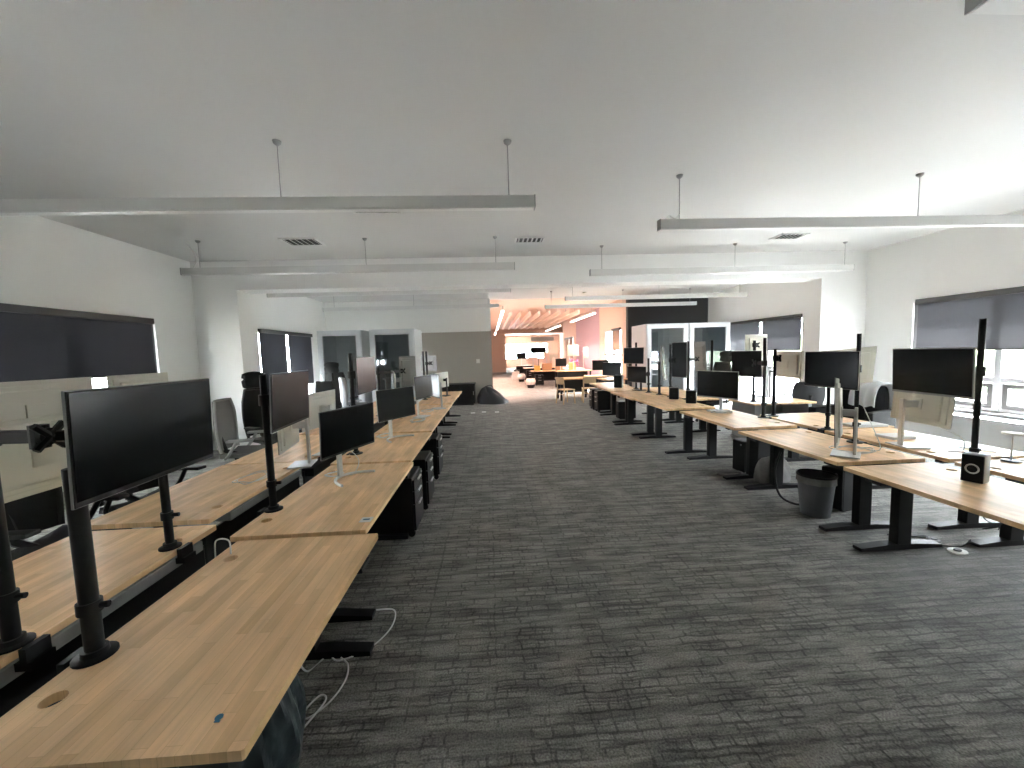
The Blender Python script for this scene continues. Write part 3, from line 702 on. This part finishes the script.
# PC towers under the sunlit desks
def tower(label, x, y, rz=0, w=.2, d=.42, h=.42):
    t = thing('computer_tower', label, 'computer', (x, y, 0), rz)
    MB().box(-w / 2, w / 2, -d / 2 + .015, d / 2, .015, h, bevel=.006).build('case', 'black', t)
    MB().box(-w / 2 + .003, w / 2 - .003, -d / 2, -d / 2 + .016, .02, h - .004, bevel=.004).build('front_panel', 'blackp', t)
    MB().lathe([(0, 0), (.012, 0), (.012, .004), (0, .004)], 12, T(.04, -d / 2, h - .05) @ RX(PI / 2)).build('power_button', 'greyp', t)
    for sx in (-1, 1): MB().box(sx * (w / 2 - .03) - .02, sx * (w / 2 - .03) + .02, -d / 2 + .04, d / 2 - .04, 0, .016).build('foot', 'rubber', t)
tower('black computer tower behind the mesh wastebasket', 3.55, 3.66, R(-75))
tower('black computer tower under the desk with the front-facing monitor', 3.42, 4.9, R(-80))
tower('black computer tower under the desk with the stacked monitors', 3.2, 9.1, R(-90))
tower('black computer tower deep below the stickered desk', -1.25, 3.0, R(90))
# grey bag with a black base under the third sunlit desk
def gb(u, v):
    a = 2 * PI * u
    r = .17 * (1 - .35 * v ** 2) * (1 + .10 * math.sin(3 * a + 1) + .04 * math.sin(7 * a + 6 * v))
    if v > .9: r *= (1 - (v - .9) * 6)
    return (3.36 + r * 1.25 * math.cos(a), 4.43 + .68 * r * math.sin(a), .01 + .30 * v)
tag(MB().grid(gb, 28, 12, .004).build('cloth_bag', 'greybag', smooth=True), 'slumped grey cloth bag on the carpet under the sunlit desks', 'bag')

# cables
def cable(label, ctrl, r=.004, m='cable_w', n=6, group=None):
    return tag(MB().tube(smooth_path(ctrl, n), r, 6).build('cable', m, smooth=True), label, 'cable', group)
def coil(cx, cy, z, r, turns, seed, sx=1., sy=1.):
    rd = random.Random(seed); pts = []
    for i in range(int(turns * 7)):
        a = i * 2 * PI / 7 + rd.uniform(-.2, .2); q = r * rd.uniform(.7, 1.2)
        pts.append((cx + q * sx * math.cos(a), cy + q * sy * math.sin(a), z + .004 + .005 * (i % 3)))
    return pts
cable('white cable looping on the carpet beside the closest desk', [(-.79, 2.44, .03), (-.68, 2.46, .006), (-.66, 2.3, .006), (-.74, 2.14, .006), (-.88, 2.06, .006), (-.96, 2.1, .006), (-1.02, 2.0, .006), (-1.03, 1.93, .12)], .0045)
cable('white cable loop hanging beside the liner bin', [(-.88, 2.08, .006), (-.82, 2.02, .008), (-.80, 1.92, .006), (-.83, 1.8, .006), (-.9, 1.72, .006), (-.93, 1.76, .006), (-.89, 1.84, .008), (-.85, 1.80, .012), (-.9, 1.66, .006)], .0045)
cable('white cable arching over the gap between the desks', [(-1.38, 2.03, .66), (-1.42, 2.08, .71), (-1.5, 2.1, .70), (-1.53, 2.13, .58)], .004)
cable('white cable coil behind the black monitor on silver V base', coil(-1.36, 3.32, .666, .07, 2.5, 3) + [(-1.2, 3.3, .67), (-1.15, 3.34, .78), (-1.22, 3.3, .9)], .0035)
cable('thin white cables on the window-side desk by the edge-turned monitor', coil(-2.02, 3.3, .673, .12, 2.3, 5, 1, 1.3), .0035)
cable('dark bundled cable in the gap behind the closest desk', coil(-1.775, 1.95, .612, .035, 3, 8, 1, 1.6), .003, 'greyp')
cable('white cable heap behind the slate monitor on V base', coil(-1.36, 4.9, .661, .08, 2.6, 11, 1, 1.6), .005)
cable('white cable heap by the smaller slate monitor', coil(-1.15, 6.0, .661, .10, 3.2, 12, 1, 1.8), .006)
cable('pale cable heap on the fifth aisle desk', coil(-1.15, 7.0, .656, .1, 2.5, 14, 1, 1.6), .006)
cable('white cables heaped round the stand of the edge-on white monitor', coil(3.3, 3.34, .669, .13, 3.2, 15, 1.2, 1) + [(3.52, 3.3, .69), (3.54, 3.42, .9), (3.5, 3.5, 1.12)], .004)
cable('white cables around the base of the front-facing monitor', coil(3.3, 5.42, .701, .12, 2.6, 17, 1.4, .8), .004)
cable('thin black cable lying on the bright window-side desk', [(4.05, 3.2, .664), (4.2, 3.1, .664), (4.3, 2.9, .657), (4.25, 2.75, .657), (4.1, 2.7, .66), (4.05, 2.55, .657)], .004, 'cable_b')
cable('white cable beside the white-backed monitor on silver stand', [(3.98, 3.3, .9), (4.1, 3.15, .8), (4.2, 3.2, .67), (4.3, 3.3, .667), (4.38, 3.1, .667)], .004)
cable('black cable knot hanging under the speaker desk', [(3.35, 2.42, .62), (3.3, 2.38, .45), (3.38, 2.35, .40), (3.27, 2.36, .38), (3.36, 2.33, .42), (3.42, 2.36, .46), (3.3, 2.3, .40)], .003, 'cable_b')
cable('black cable loop on the carpet near the wastebasket', [(3.1, 3.98, .5), (3.02, 3.95, .3), (3.0, 3.85, .08), (3.1, 3.75, .01), (3.3, 3.8, .01), (3.4, 3.9, .2)], .012, 'cable_b')
cable('black cable crossing the carpet beyond the first T-foot', [(3.35, 3.05, .006), (3.5, 3.0, .006), (3.62, 2.98, .01), (3.55, 2.86, .006), (3.7, 2.8, .006), (3.76, 2.78, .07)], .005, 'cable_b')
cable('pale cable loop hanging at the frame edge by the power strip', [(3.75, 2.35, .55), (3.62, 2.32, .35), (3.62, 2.3, .18), (3.72, 2.26, .06), (3.86, 2.3, .04)], .008, 'cable_w')
cable('bundle of white and dark cable on the carpet under the front-facing monitor desk', coil(3.05, 4.75, .004, .14, 4, 21, 1.3, .6), .012, 'greybag')
# floor plates and power bits by the window
def floor_plate(label, x, y, rz, m, s=1.):
    t = thing('floor_outlet', label, 'floor outlet', (x, y, 0), rz)
    MB().lathe([(0, 0), (.11 * s, 0), (.105 * s, .008), (.07 * s, .012), (0, .012)], 24, sx=1.3).build('cover', m, t, True)
    MB().lathe([(0, .0125), (.045 * s, .0125), (.04 * s, .02), (0, .02)], 20, sx=1.3).build('lid', 'blackp' if m != 'blackp' else 'greyp', t, True)
floor_plate('white oval floor outlet near the window-side desk leg', 3.60, 2.74, .2, 'white', .5)
floor_plate('small black floor puck beyond the white outlet', 3.62, 2.92, 0, 'blackp', .35)
t = thing('power_strip', 'black power strip on the carpet at the frame edge', 'power strip', (3.86, 2.36, 0), R(50))
MB().box(-.2, .2, -.03, .03, 0, .045, bevel=.008).build('body', 'blackp', t)
for i in range(4): MB().lathe([(0, 0), (.017, 0), (.017, .003), (0, .003)], 14, T(-.13 + i * .085, 0, .0445)).build('socket', 'greyp', t)
for i, (px, py) in enumerate([(-.533, 10.87), (-.227, 10.98), (.14, 10.88)]):
    tag(MB().box(px - .06, px + .06, py - .07, py + .07, 0, .003, RZ(0)).build('paper_scrap', 'paper'), ['paper scrap on the carpet closest to the shaded desks', 'middle paper scrap on the carpet before the black bag', 'paper scrap on the carpet at the corridor mouth'][i], 'paper')

# speakers
def speaker(label, x, y, z, rz, w=.13, d=.16, h=.2, side='blackp', ring=True):
    t = thing('speaker', label, 'speaker', (x, y, z), rz)
    MB().box(-w / 2, w / 2, -d / 2, d / 2, 0, h, bevel=.015).build('cabinet', side, t, True)
    MB().box(-w / 2 + .004, w / 2 - .004, -d / 2 - .01, -d / 2 + .006, .005, h - .005, bevel=.006).build('front_baffle', 'blackp', t)
    if ring:
        MB().lathe([(.026, 0), (.036, 0), (.034, .006), (.027, .006), (.026, 0)], 24, T(0, -d / 2 - .009, h * .5) @ RX(PI / 2), caps=False).build('driver_ring', 'ring', t, True)
    MB().lathe([(0, 0), (.024, 0), (.01, .004), (0, .005)], 20, T(0, -d / 2 - .009, h * .5) @ RX(PI / 2)).build('driver', 'rubber', t, True)
speaker('black speaker with pale ring and side coloured as window-lit on the bright desk', 3.38, 2.50, .656, R(-68), .115, .105, .20, 'greyp')  # grey cabinet colour stands in for window light on the side
speaker('small dark speaker left of the pole base', 3.30, 6.85, .731, R(-30), .16, .16, .21, ring=False)
speaker('small dark speaker beside the front-facing monitor', 3.32, 6.28, .731, R(-30), .16, .16, .21, ring=False)
speaker('small black speaker below the stacked monitors', 3.1, 9.3, .731, R(-30), .2, .18, .3, ring=False)
# round-topped stand by the window
t = thing('table_stand', 'slim stand with round pale top on the window-side desk', 'stand', (4.20, 2.88, .656))
MB().lathe([(0, 0), (.06, 0), (.055, .01), (0, .012)], 20).build('base', 'blackp', t, True)
MB().tube([(0, 0, .01), (0, 0, .22)], .006, 8).build('stem', 'silver', t)
MB().lathe([(0, .22), (.06, .222), (.062, .235), (0, .238)], 24).build('top_disc', 'white', t, True)
for i, (px, py, s) in enumerate([(4.42, 4.35, .2), (4.15, 3.75, .12)]):
    tag(MB().box(px - s, px + s, py - .1, py + .1, .6625, .69, bevel=.006).build('keyboard_tray', 'paper'), ['white folder on the desk before the draped chair', 'small white box on the desk behind the edge-on monitor'][i], 'folder')

# ------------------------------------------------------------------ booths, cabinet, bag
def booth(label, x0, x1, y0, y1, h, rz=0):
    cx = (x0 + x1) / 2; w = (x1 - x0) / 2; d = y1 - y0
    t = thing('phone_booth', label, 'phone booth', (cx, y0, 0), rz)
    b = MB().box(-w, -w + .06, 0, d, 0, h).box(w - .06, w, 0, d, 0, h).box(-w + .06, w - .06, d - .06, d, 0, h).box(-w + .06, w - .06, 0, d - .06, h - .08, h)
    b.box(-w + .06, w - .06, 0, d - .06, 0, .05).build('shell', 'booth', t)
    MB().box(-w + .061, -w + .08, .02, d - .08, .06, h - .09).box(w - .08, w - .061, .02, d - .08, .06, h - .09).box(-w + .08, w - .08, d - .1, d - .061, .06, h - .09).build('felt_lining', 'boothd', t)
    q = .12
    dr = MB().box(-w + .02, -w + .02 + q, -.04, -.002, .02, h - .02, bevel=.006).box(w - .02 - q, w - .02, -.04, -.002, .02, h - .02, bevel=.006).box(-w + .02 + q, w - .02 - q, -.04, -.002, .02, .02 + q * 1.2).box(-w + .02 + q, w - .02 - q, -.04, -.002, h - .02 - q, h - .02).build('door', 'booth', t)
    MB().box(-w + .03 + q, w - .03 - q, -.024, -.016, .03 + q, h - .03 - q).build('glass_pane', 'bglass', dr)
    MB().box(-w + .02 + q, -w + .04 + q, -.03, -.008, .02 + q, h - .02 - q).box(w - .04 - q, w - .02 - q, -.03, -.008, .02 + q, h - .02 - q).build('gasket', 'greyp', dr)
    MB().tube([(-w + .085, -.04, .95), (-w + .085, -.085, .97), (-w + .085, -.085, 1.23), (-w + .085, -.04, 1.25)], .012, 8).build('handle', 'silver', dr)
    MB().box(-w + .1, w - .1, d - .45, d - .1, 1.0, 1.03).build('shelf', 'boothd', t)
    return t
booth('silver-white phone booth with glass door next to the charcoal blind', -4.53, -3.38, 10.6, 11.75, 2.37)
booth('silver-white phone booth with glass door in front of the taupe wall', -3.18, -2.0, 10.6, 11.75, 2.37)
booth('white phone booth with glass door at the black wall, beside the corridor', 4.59, 5.86, 11.3, 12.45, 2.37)
booth('white phone booth with glass door next to the dark window blind', 5.88, 7.15, 11.3, 12.45, 2.37)
t = thing('low_cabinet', 'low black cabinet against the taupe wall', 'cabinet', (-1.15, 12.85, 0))
MB().box(-.75, .62, -.3, .3, .05, .66, bevel=.008).build('body', 'black', t)
MB().box(-.77, .64, -.32, .32, .66, .69, bevel=.004).build('top', 'black', t)
for i in range(3):
    d = MB().box(-.73 + i * .448, -.73 + i * .448 + .44, -.315, -.3, .08, .64).build('door', 'blackp', t)
    MB().box(-.73 + i * .448 + .40, -.73 + i * .448 + .415, -.33, -.315, .33, .45).build('handle', 'greyp', d)
MB().box(-.7, .57, -.26, .26, 0, .05).build('plinth', 'rubber', t)
def bagf(u, v):
    a = 2 * PI * u; e = max(0, 1 - v ** 1.6)
    skew = .10 * v * 2
    return (.06 - .22 * v + (.50 * math.cos(a) * (1 + .06 * math.sin(5 * a))) * e ** .55, 12.75 + .36 * math.sin(a) * e ** .55 * (1 + .08 * math.sin(4 * a)), .52 * v * (1 - .12 * math.sin(7 * a) * v) + .02 * (1 - v))
t = thing('duffel_bag', 'slumped black bag on the carpet at the corridor mouth', 'bag', (0, 0, 0))
MB().grid(bagf, 36, 14, .01).build('bag_body', 'bag', t, True)
MB().grid(lambda u, v: (.0 + .46 * u, 12.50 + .14 * v - .0 * u, .56 - .40 * u + .05 * math.sin(PI * u)), 8, 3, .015).build('flap', 'greyp', t, True)
MB().tube(smooth_path([(-.3, 12.6, .4), (-.2, 12.5, .58), (0, 12.52, .62), (.05, 12.6, .5)]), .015, 6).build('strap', 'bag', t, True)
s = thing('light_switch', 'white light switch plate on the taupe wall', 'light switch', (-.41, YE, 1.40))
MB().box(-.06, .06, -.012, 0, -.07, .07, bevel=.004).build('plate', 'white', s)
MB().box(-.02, .02, -.018, -.012, -.035, .035, bevel=.002).build('rocker', 'paper', s)

# ------------------------------------------------------------------ pendant lamps, vents
def lamp(label, x0, x1, y, zb, rods, h=.105, w=.075):
    t = thing('pendant_lamp', label, 'pendant lamp', ((x0 + x1) / 2, y, zb), 0)
    cx = (x0 + x1) / 2; L2 = (x1 - x0) / 2
    MB().box(-L2, L2, -w / 2, w / 2, .012, h, bevel=.003).build('housing', 'lampw', t)
    MB().box(-L2 + .01, L2 - .01, -w / 2 + .004, w / 2 - .004, .0, .013).build('diffuser', 'diffuser', t)
    for s in (-1, 1): MB().box(s * L2 - .004, s * L2 + .004, -w / 2 - .002, w / 2 + .002, 0, h + .002).build('end_cap', 'greyp', t)
    for rx in rods:
        MB().tube([(rx - cx, 0, h), (rx - cx, 0, CZ - zb)], .0045, 6).build('suspension_rod', 'greyp', t)
        MB().lathe([(0, CZ - zb), (.035, CZ - zb), (.03, CZ - zb - .02), (.012, CZ - zb - .035), (0, CZ - zb - .035)], 14, T(rx - cx, 0, 0)).build('ceiling_canopy', 'greyp', t)
    return t
lamp('unlit linear pendant over the shaded desks, closest of its side', -4.6, .43, 3.48, 2.895, (.21, -1.70, -4.2))
lamp('unlit linear pendant over the shaded desks, second from the camera', -4.56, .43, 6.23, 2.955, (.14, -1.85, -4.3))
l = lamp('linear pendant beyond the cross beam in front of the booths', -4.7, .5, 8.75, 2.985, (.2, -2.1, -4.4))
lamp('thin linear pendant closest to the taupe end wall', -4.6, .3, 11.3, 2.95, (0, -2.1, -4.3))
lamp('unlit pendant whose end shows at the upper frame corner', 1.93, 6.3, 1.51, 2.94, (2.1, 4.7, 6.1), w=.09)
lamp('linear pendant over the sunlit desks with a forked rod', 1.83, 6.4, 4.15, 2.90, (2.05, 4.73, 6.2))
lamp('linear pendant just before the cross beam on the sunlit side', 1.79, 6.6, 6.85, 2.95, (2.0, 4.4, 6.45))
lamp('linear pendant beyond the cross beam on the sunlit side', 2.0, 6.9, 10.2, 2.955, (2.2, 4.5, 6.7))
lamp('linear pendant in front of the black wall', 1.7, 6.4, 11.85, 2.945, (1.9, 4.1, 6.2))
cable('slack white power cord of the second shaded-side pendant', [(-4.40, 6.23, 3.065), (-4.34, 6.23, 3.18), (-4.38, 6.22, 3.32), (-4.48, 6.22, 3.455)], .008)
cable('short looped cord on the pendant with the forked rod', [(1.9, 4.15, 3.012), (1.94, 4.15, 3.05), (2.0, 4.15, 3.02), (2.05, 4.15, 3.06)], .006, 'cable_w')
def vent(label, x, y, sx, sy):
    t = thing('ceiling_vent', label, 'air vent', (x, y, CZ), 0)
    b = MB().box(-sx, sx, -sy, -sy + .03, -.015, 0).box(-sx, sx, sy - .03, sy, -.015, 0).box(-sx, -sx + .03, -sy, sy, -.015, 0).box(sx - .03, sx, -sy, sy, -.015, 0).build('frame', 'lampw', t)
    MB().box(-sx + .03, sx - .03, -sy + .03, sy - .03, -.004, 0).build('duct', 'ventd', t)
    s = MB(); n = 6
    for i in range(n):
        xx = -sx + .06 + (2 * sx - .12) * i / (n - 1)
        s.box(-.015, .015, -sy + .03, sy - .03, -.002, .002, T(xx, 0, -.009) @ RY(R(40 if x < 2 else -40)))
    s.build('louver', 'lampw', t)
vent('ceiling vent above the grey task chair, by the shaded windows', -2.83, 6.35, .27, .2)
vent('dark slotted ceiling vent in the middle before the cross beam', .70, 6.42, .24, .16)
vent('slotted ceiling vent over the sunlit desks', 5.06, 6.43, .24, .16)
vent('ceiling vent just behind the closest shaded-side pendant', -1.34, 5.0, .3, .14)
for i, (x, y) in enumerate([(1.15, 9.4), (3.0, 12.2)]):
    tag(MB().lathe([(0, 0), (.07, 0), (.06, -.035), (0, -.04)], 18, T(x, y, CZ)).build('smoke_detector', 'white', smooth=True), ['round smoke detector beyond the cross beam', 'round smoke detector near the corridor mouth'][i], 'smoke detector')

# ------------------------------------------------------------------ corridor room
for i in range(9):
    x = .50 + i * .40
    lit = i in (0,)
    t = thing('ceiling_baffle', ['first lit ceiling baffle beside the corridor wall'][0] if lit else
              ['', 'second hanging baffle counted from the corridor wall', 'third hanging baffle counted from the corridor wall', 'fourth hanging baffle counted from the corridor wall', 'fifth hanging baffle counted from the corridor wall', 'sixth hanging baffle counted from the corridor wall', 'seventh hanging baffle counted from the corridor wall', 'eighth hanging baffle counted from the corridor wall', 'hanging baffle closest to the mauve wall'][i], 'ceiling baffle', (x, 21, 3.12), 0, 'ceiling baffles in the corridor room')
    MB().box(-.03, .03, -7 if lit else -5, 5, .03, .2).build('fin', 'slat', t)
    for yy in (-4.2, 0, 4.2): MB().tube([(0, yy, .2), (0, yy, CZ - 3.12)], .008, 6).build('rod', 'greyp', t)
    if lit: MB().box(-.05, .05, -7, 5, 0, .03).build('diffuser', 'lit', t)
def strip_lamp(label, x, y0, y1, z):
    t = thing('strip_lamp', label, 'lamp', (x, (y0 + y1) / 2, z))
    L2 = (y1 - y0) / 2
    MB().box(-.05, .05, -L2, L2, .04, .12).build('housing', 'lampw', t)
    MB().box(-.045, .045, -L2, L2, 0, .04).build('diffuser', 'lit', t)
    for yy in (-L2 * .8, L2 * .8): MB().tube([(0, yy, .12), (0, yy, CZ - z)], .006, 6).build('rod', 'greyp', t)
strip_lamp('glowing strip lamp next to the corridor window', 3.94, 14.5, 18.7, 3.0)
strip_lamp('glowing strip lamp deeper in the corridor room by the mauve wall', 3.85, 21.2, 26.5, 3.0)
strip_lamp('glowing strip lamp along the corridor wall', .42, 26.3, 30.3, 3.0)

t = thing('hanging_banner', 'wide grey banner hanging at the deep end above the dark display', 'banner', (4.6, 34, 2.57))
MB().box(-1.0, 1.0, -.01, .01, 0, .35).build('panel', 'greyp', t)
for sx in (-.9, .9): MB().tube([(sx, 0, .35), (sx, 0, CZ - 2.57)], .008, 6).build('cord', 'greyp', t)

def simple_desk(label, x0, x1, y0, y1, z=.73, m='wood'):
    t = thing('work_table', label, 'desk', ((x0 + x1) / 2, (y0 + y1) / 2, 0), 0)
    hw, hl = (x1 - x0) / 2, (y1 - y0) / 2
    MB().box(-hw, hw, -hl, hl, z - .035, z, bevel=.004).build('tabletop', m, t)
    for sx in (-1, 1):
        for sy in (-1, 1):
            MB().box(sx * (hw - .08) - .03, sx * (hw - .08) + .03, sy * (hl - .08) - .03, sy * (hl - .08) + .03, 0, z - .035).build('leg', 'black', t)
    MB().box(-hw + .1, hw - .1, hl - .1, hl - .08, .2, z - .05).build('back_panel', 'black', t)
    return t
simple_desk('wooden table in the corridor room with two wooden chairs', 2.25, 3.4, 12.75, 13.6)
simple_desk('work table behind the chairs, below the corridor window', 3.5, 4.5, 13.7, 14.5, .72)
simple_desk('yellow-lit work table with a cardboard box on it', 1.98, 3.6, 18.5, 19.4)
simple_desk('work table behind the cardboard box table', 1.95, 3.9, 22.5, 23.4)
simple_desk('farthest work table with a small dark monitor', 1.75, 3.1, 26.5, 27.3, .74)
simple_desk('dark work table before the mauve wall', 2.9, 4.5, 17.0, 17.8, .78)
simple_desk('white work table running along the mauve wall', 3.55, 4.5, 18.4, 20.2, .80, 'paper')

def wood_chair(label, x, y, rz):
    t = thing('wooden_chair', label, 'chair', (x, y, 0), rz, 'wooden chairs at the corridor table')
    MB().box(-.21, .21, -.21, .21, .43, .455, bevel=.008).build('seat', 'chairwood', t)
    MB().grid(lambda u, v: (-.2 + .4 * u, .235 - .03 * (2 * u - 1) ** 2 + .02 * v, .62 + .22 * v), 8, 4, .015).build('backrest', 'chairwood', t, True)
    for s in (-1, 1):
        MB().tube([(s * .2, -.2, 0), (s * .18, -.18, .43)], .018, 8).build('leg', 'chairwood', t)
        MB().tube([(s * .2, .24, 0), (s * .18, .19, .45), (s * .18, .22, .82)], .018, 8).build('leg', 'chairwood', t)
    MB().tube([(-.18, -.19, .3), (.18, -.19, .3)], .01, 6).tube([(-.18, .2, .3), (.18, .2, .3)], .01, 6).build('stretcher', 'chairwood', t)
wood_chair('wooden chair seen from the side at the corridor table', 2.35, 12.15, R(115))
wood_chair('wooden chair with its back to the room at the corridor table', 3.12, 12.3, R(172))
def plain_monitor(label, x, y, z, yaw, w, h, back='white', zd=.73, scr='screen_m'):
    monitor(label, x, y, z, yaw, w, h, back, stand=('silver', 'plate'), zd=zd, scr=scr)
plain_monitor('dark monitor on the work table below the corridor window', 4.0, 14.0, 1.1, -30, .62, .37, zd=.72)
plain_monitor('small dark monitor on the deepest work table', 2.15, 26.8, 1.42, 0, .68, .42, zd=.74)
monitor('wide dark display hanging at the far end of the room', 4.1, 32.9, 1.78, 0, 1.35, .55, 'blackp', scr='screen_m', stand=('blackp', 'plate'), zd=.02)
plain_monitor('pink-lit monitor back on the table behind the box', 2.5, 22.9, 1.15, 180, .62, .4, 'pinklit')
plain_monitor('tall cream monitor back beside the pink-lit one', 3.3, 22.8, 1.3, 175, .36, .62, 'pinklit')
plain_monitor('cream monitor back further along the deep table', 3.72, 22.75, 1.28, 180, .5, .4, 'cream')
plain_monitor('dark monitor facing the room on the dark table', 3.15, 17.3, 1.15, 0, .5, .35, 'blackp', zd=.78)
plain_monitor('cream monitor back in front of the mauve wall', 3.72, 17.35, 1.66, 172, .5, .5, 'cream', zd=.78)
plain_monitor('white edge-turned monitor by the corridor window frame', 4.30, 17.4, 1.55, 100, .55, .5, 'white', zd=.78)
def carton(label, x, y, z, s, h, m, name='cardboard_box'):
    t = thing(name, label, 'box', (x, y, z))
    MB().box(-s, s, -s * .8, s * .8, 0, h).build('carton', m, t)
    MB().box(-s, s, -s * .8 - .002, s * .8 + .002, h - .004, h + .004).build('lid', m, t)
carton('brown cardboard box on the yellow-lit table', 2.75, 18.95, .73, .22, .34, 'brown')
carton('yellow box beside the brown cardboard box', 2.28, 18.95, .73, .14, .24, 'yellow')
carton('orange box on the dark work table', 3.68, 17.45, .78, .14, .34, 'orange')
carton('brown panel-like box standing on the dark work table', 2.85 + .25, 17.55, .78, .14, .2, 'brown')
t = thing('flower_pot', 'pink flowers in a pot on the white work table', 'flowers', (4.05, 18.8, .80))
MB().lathe([(0, 0), (.07, 0), (.1, .14), (0, .14)], 16).build('pot', 'brown', t, True)
rd = random.Random(4); fb = MB()
for i in range(26):
    fb.lathe([(0, -.05), (.05, -.02), (.05, .02), (0, .05)], 7, T(rd.uniform(-.2, .2), rd.uniform(-.12, .12), rd.uniform(.16, .42)) @ RX(rd.uniform(0, 3)))
fb.build('blossoms', 'magenta', t)
def bagbin(label, x, y, m='pinklit', h=.42):
    t = thing('lined_bin', label, 'trash can', (x, y, 0), 0, 'bins along the corridor room tables')
    MB().lathe([(0, 0), (.15, 0), (.19, h * .7), (.18, h * .7), (0, .05)], 18).build('bin', 'blackp', t, True)
    MB().grid(lambda u, v: ((.175 + .05 * math.sin(PI * v) + .012 * math.sin(16 * PI * u)) * math.cos(2 * PI * u), (.175 + .05 * math.sin(PI * v) + .012 * math.sin(16 * PI * u)) * math.sin(2 * PI * u), h * .35 + h * .68 * v), 32, 8, .004).build('liner', m, t, True)
simple_desk('small dark table beside the second wooden chair', 3.62, 4.45, 12.3, 13.2, .70)
plain_monitor('pale monitor back on the yellow-lit table', 3.3, 18.9, 1.12, 170, .55, .4, 'pinklit')
carton('white box standing beside the bins along the corridor tables', 1.55, 24.2, 0, .22, .45, 'paper', 'storage_box')
pedestal('dark drawer unit below the yellow-lit table', 2.35, 18.85, 0, .55, .4, .45)
pedestal('dark drawer unit below the table behind the box', 2.3, 22.95, 0, .55, .4, .45)
bagbin('lined bin beside the yellow-lit table', 1.83, 17.9)
bagbin('pale lined bin beside the table behind the box', 1.72, 21.8, 'paper')
pedestal('dark drawer unit under the deepest work table', 1.75, 25.9, 0, .5, .4, .45)

# ------------------------------------------------------------------ light
SKY = 22.; SUN = 130.
def area(name, loc, rot, sx, sy, power=0, col=(1, 1, 1), portal=False, spread=180):
    l = bpy.data.lights.new(name, 'AREA'); l.shape = 'RECTANGLE'; l.size = sx; l.size_y = sy; l.energy = power; l.color = col; l.spread = R(spread)
    o = bpy.data.objects.new(name, l); COL.objects.link(o); o.location = loc; o.rotation_euler = rot
    if portal: l.cycles.is_portal = True
    return o
W = bpy.data.worlds.new('sky'); bpy.context.scene.world = W; W.use_nodes = True
bg = W.node_tree.nodes['Background']; bg.inputs[0].default_value = (.93, .97, 1.0, 1); bg.inputs[1].default_value = SKY
# portals at the open parts of the windows (area lights face local -Z)
def portal_x(x, hole, z0, z1, inward):
    ya, yb = hole[:2]
    area('window_portal', (x - inward * .15, (ya + yb) / 2, (z0 + z1) / 2), (0, R(90) * (-1 if inward > 0 else 1), 0), z1 - z0, yb - ya, portal=True)
portal_x(XR, WR1, WZ0, 1.48, -1); portal_x(XR, WR2, .12, 1.48, -1); portal_x(XL, WL2, .2, .92, 1); portal_x(XL, WL1, 1.2, 1.48, 1)
portal_x(XC1, WC1, .75, 2.42, -1); portal_x(XC1, WC2, .75, 2.42, -1)
sl = bpy.data.lights.new('sun', 'SUN'); sl.energy = SUN; sl.angle = R(.6); sl.color = (1, .98, .95)
so = bpy.data.objects.new('sun', sl); COL.objects.link(so)
so.rotation_euler = Vector((-.40, .08, -.91)).to_track_quat('-Z', 'Y').to_euler()
WARM = (1, .76, .64)
area('strip_lamp_light', (3.94, 16.6, 2.985), (0, 0, 0), .09, 4.2, 75, WARM, spread=80)
area('strip_lamp_light', (3.85, 23.8, 2.985), (0, 0, 0), .09, 5.2, 12, WARM, spread=100)
area('strip_lamp_light', (.42, 28.3, 2.985), (0, 0, 0), .09, 4.0, 3, WARM, spread=100)
area('strip_lamp_light', (.50, 20, 3.105), (0, 0, 0), .1, 11.8, 170, (1, .66, .55), spread=80)

sc = bpy.context.scene
sc.view_settings.view_transform = 'Standard'; sc.view_settings.look = 'None'; sc.view_settings.gamma = 1
sc.view_settings.use_curve_mapping = False
sc.view_settings.exposure = 1.75
sc.cycles.use_denoising = True
sc.cycles.max_bounces = 8; sc.cycles.diffuse_bounces = 5; sc.cycles.sample_clamp_indirect = 8
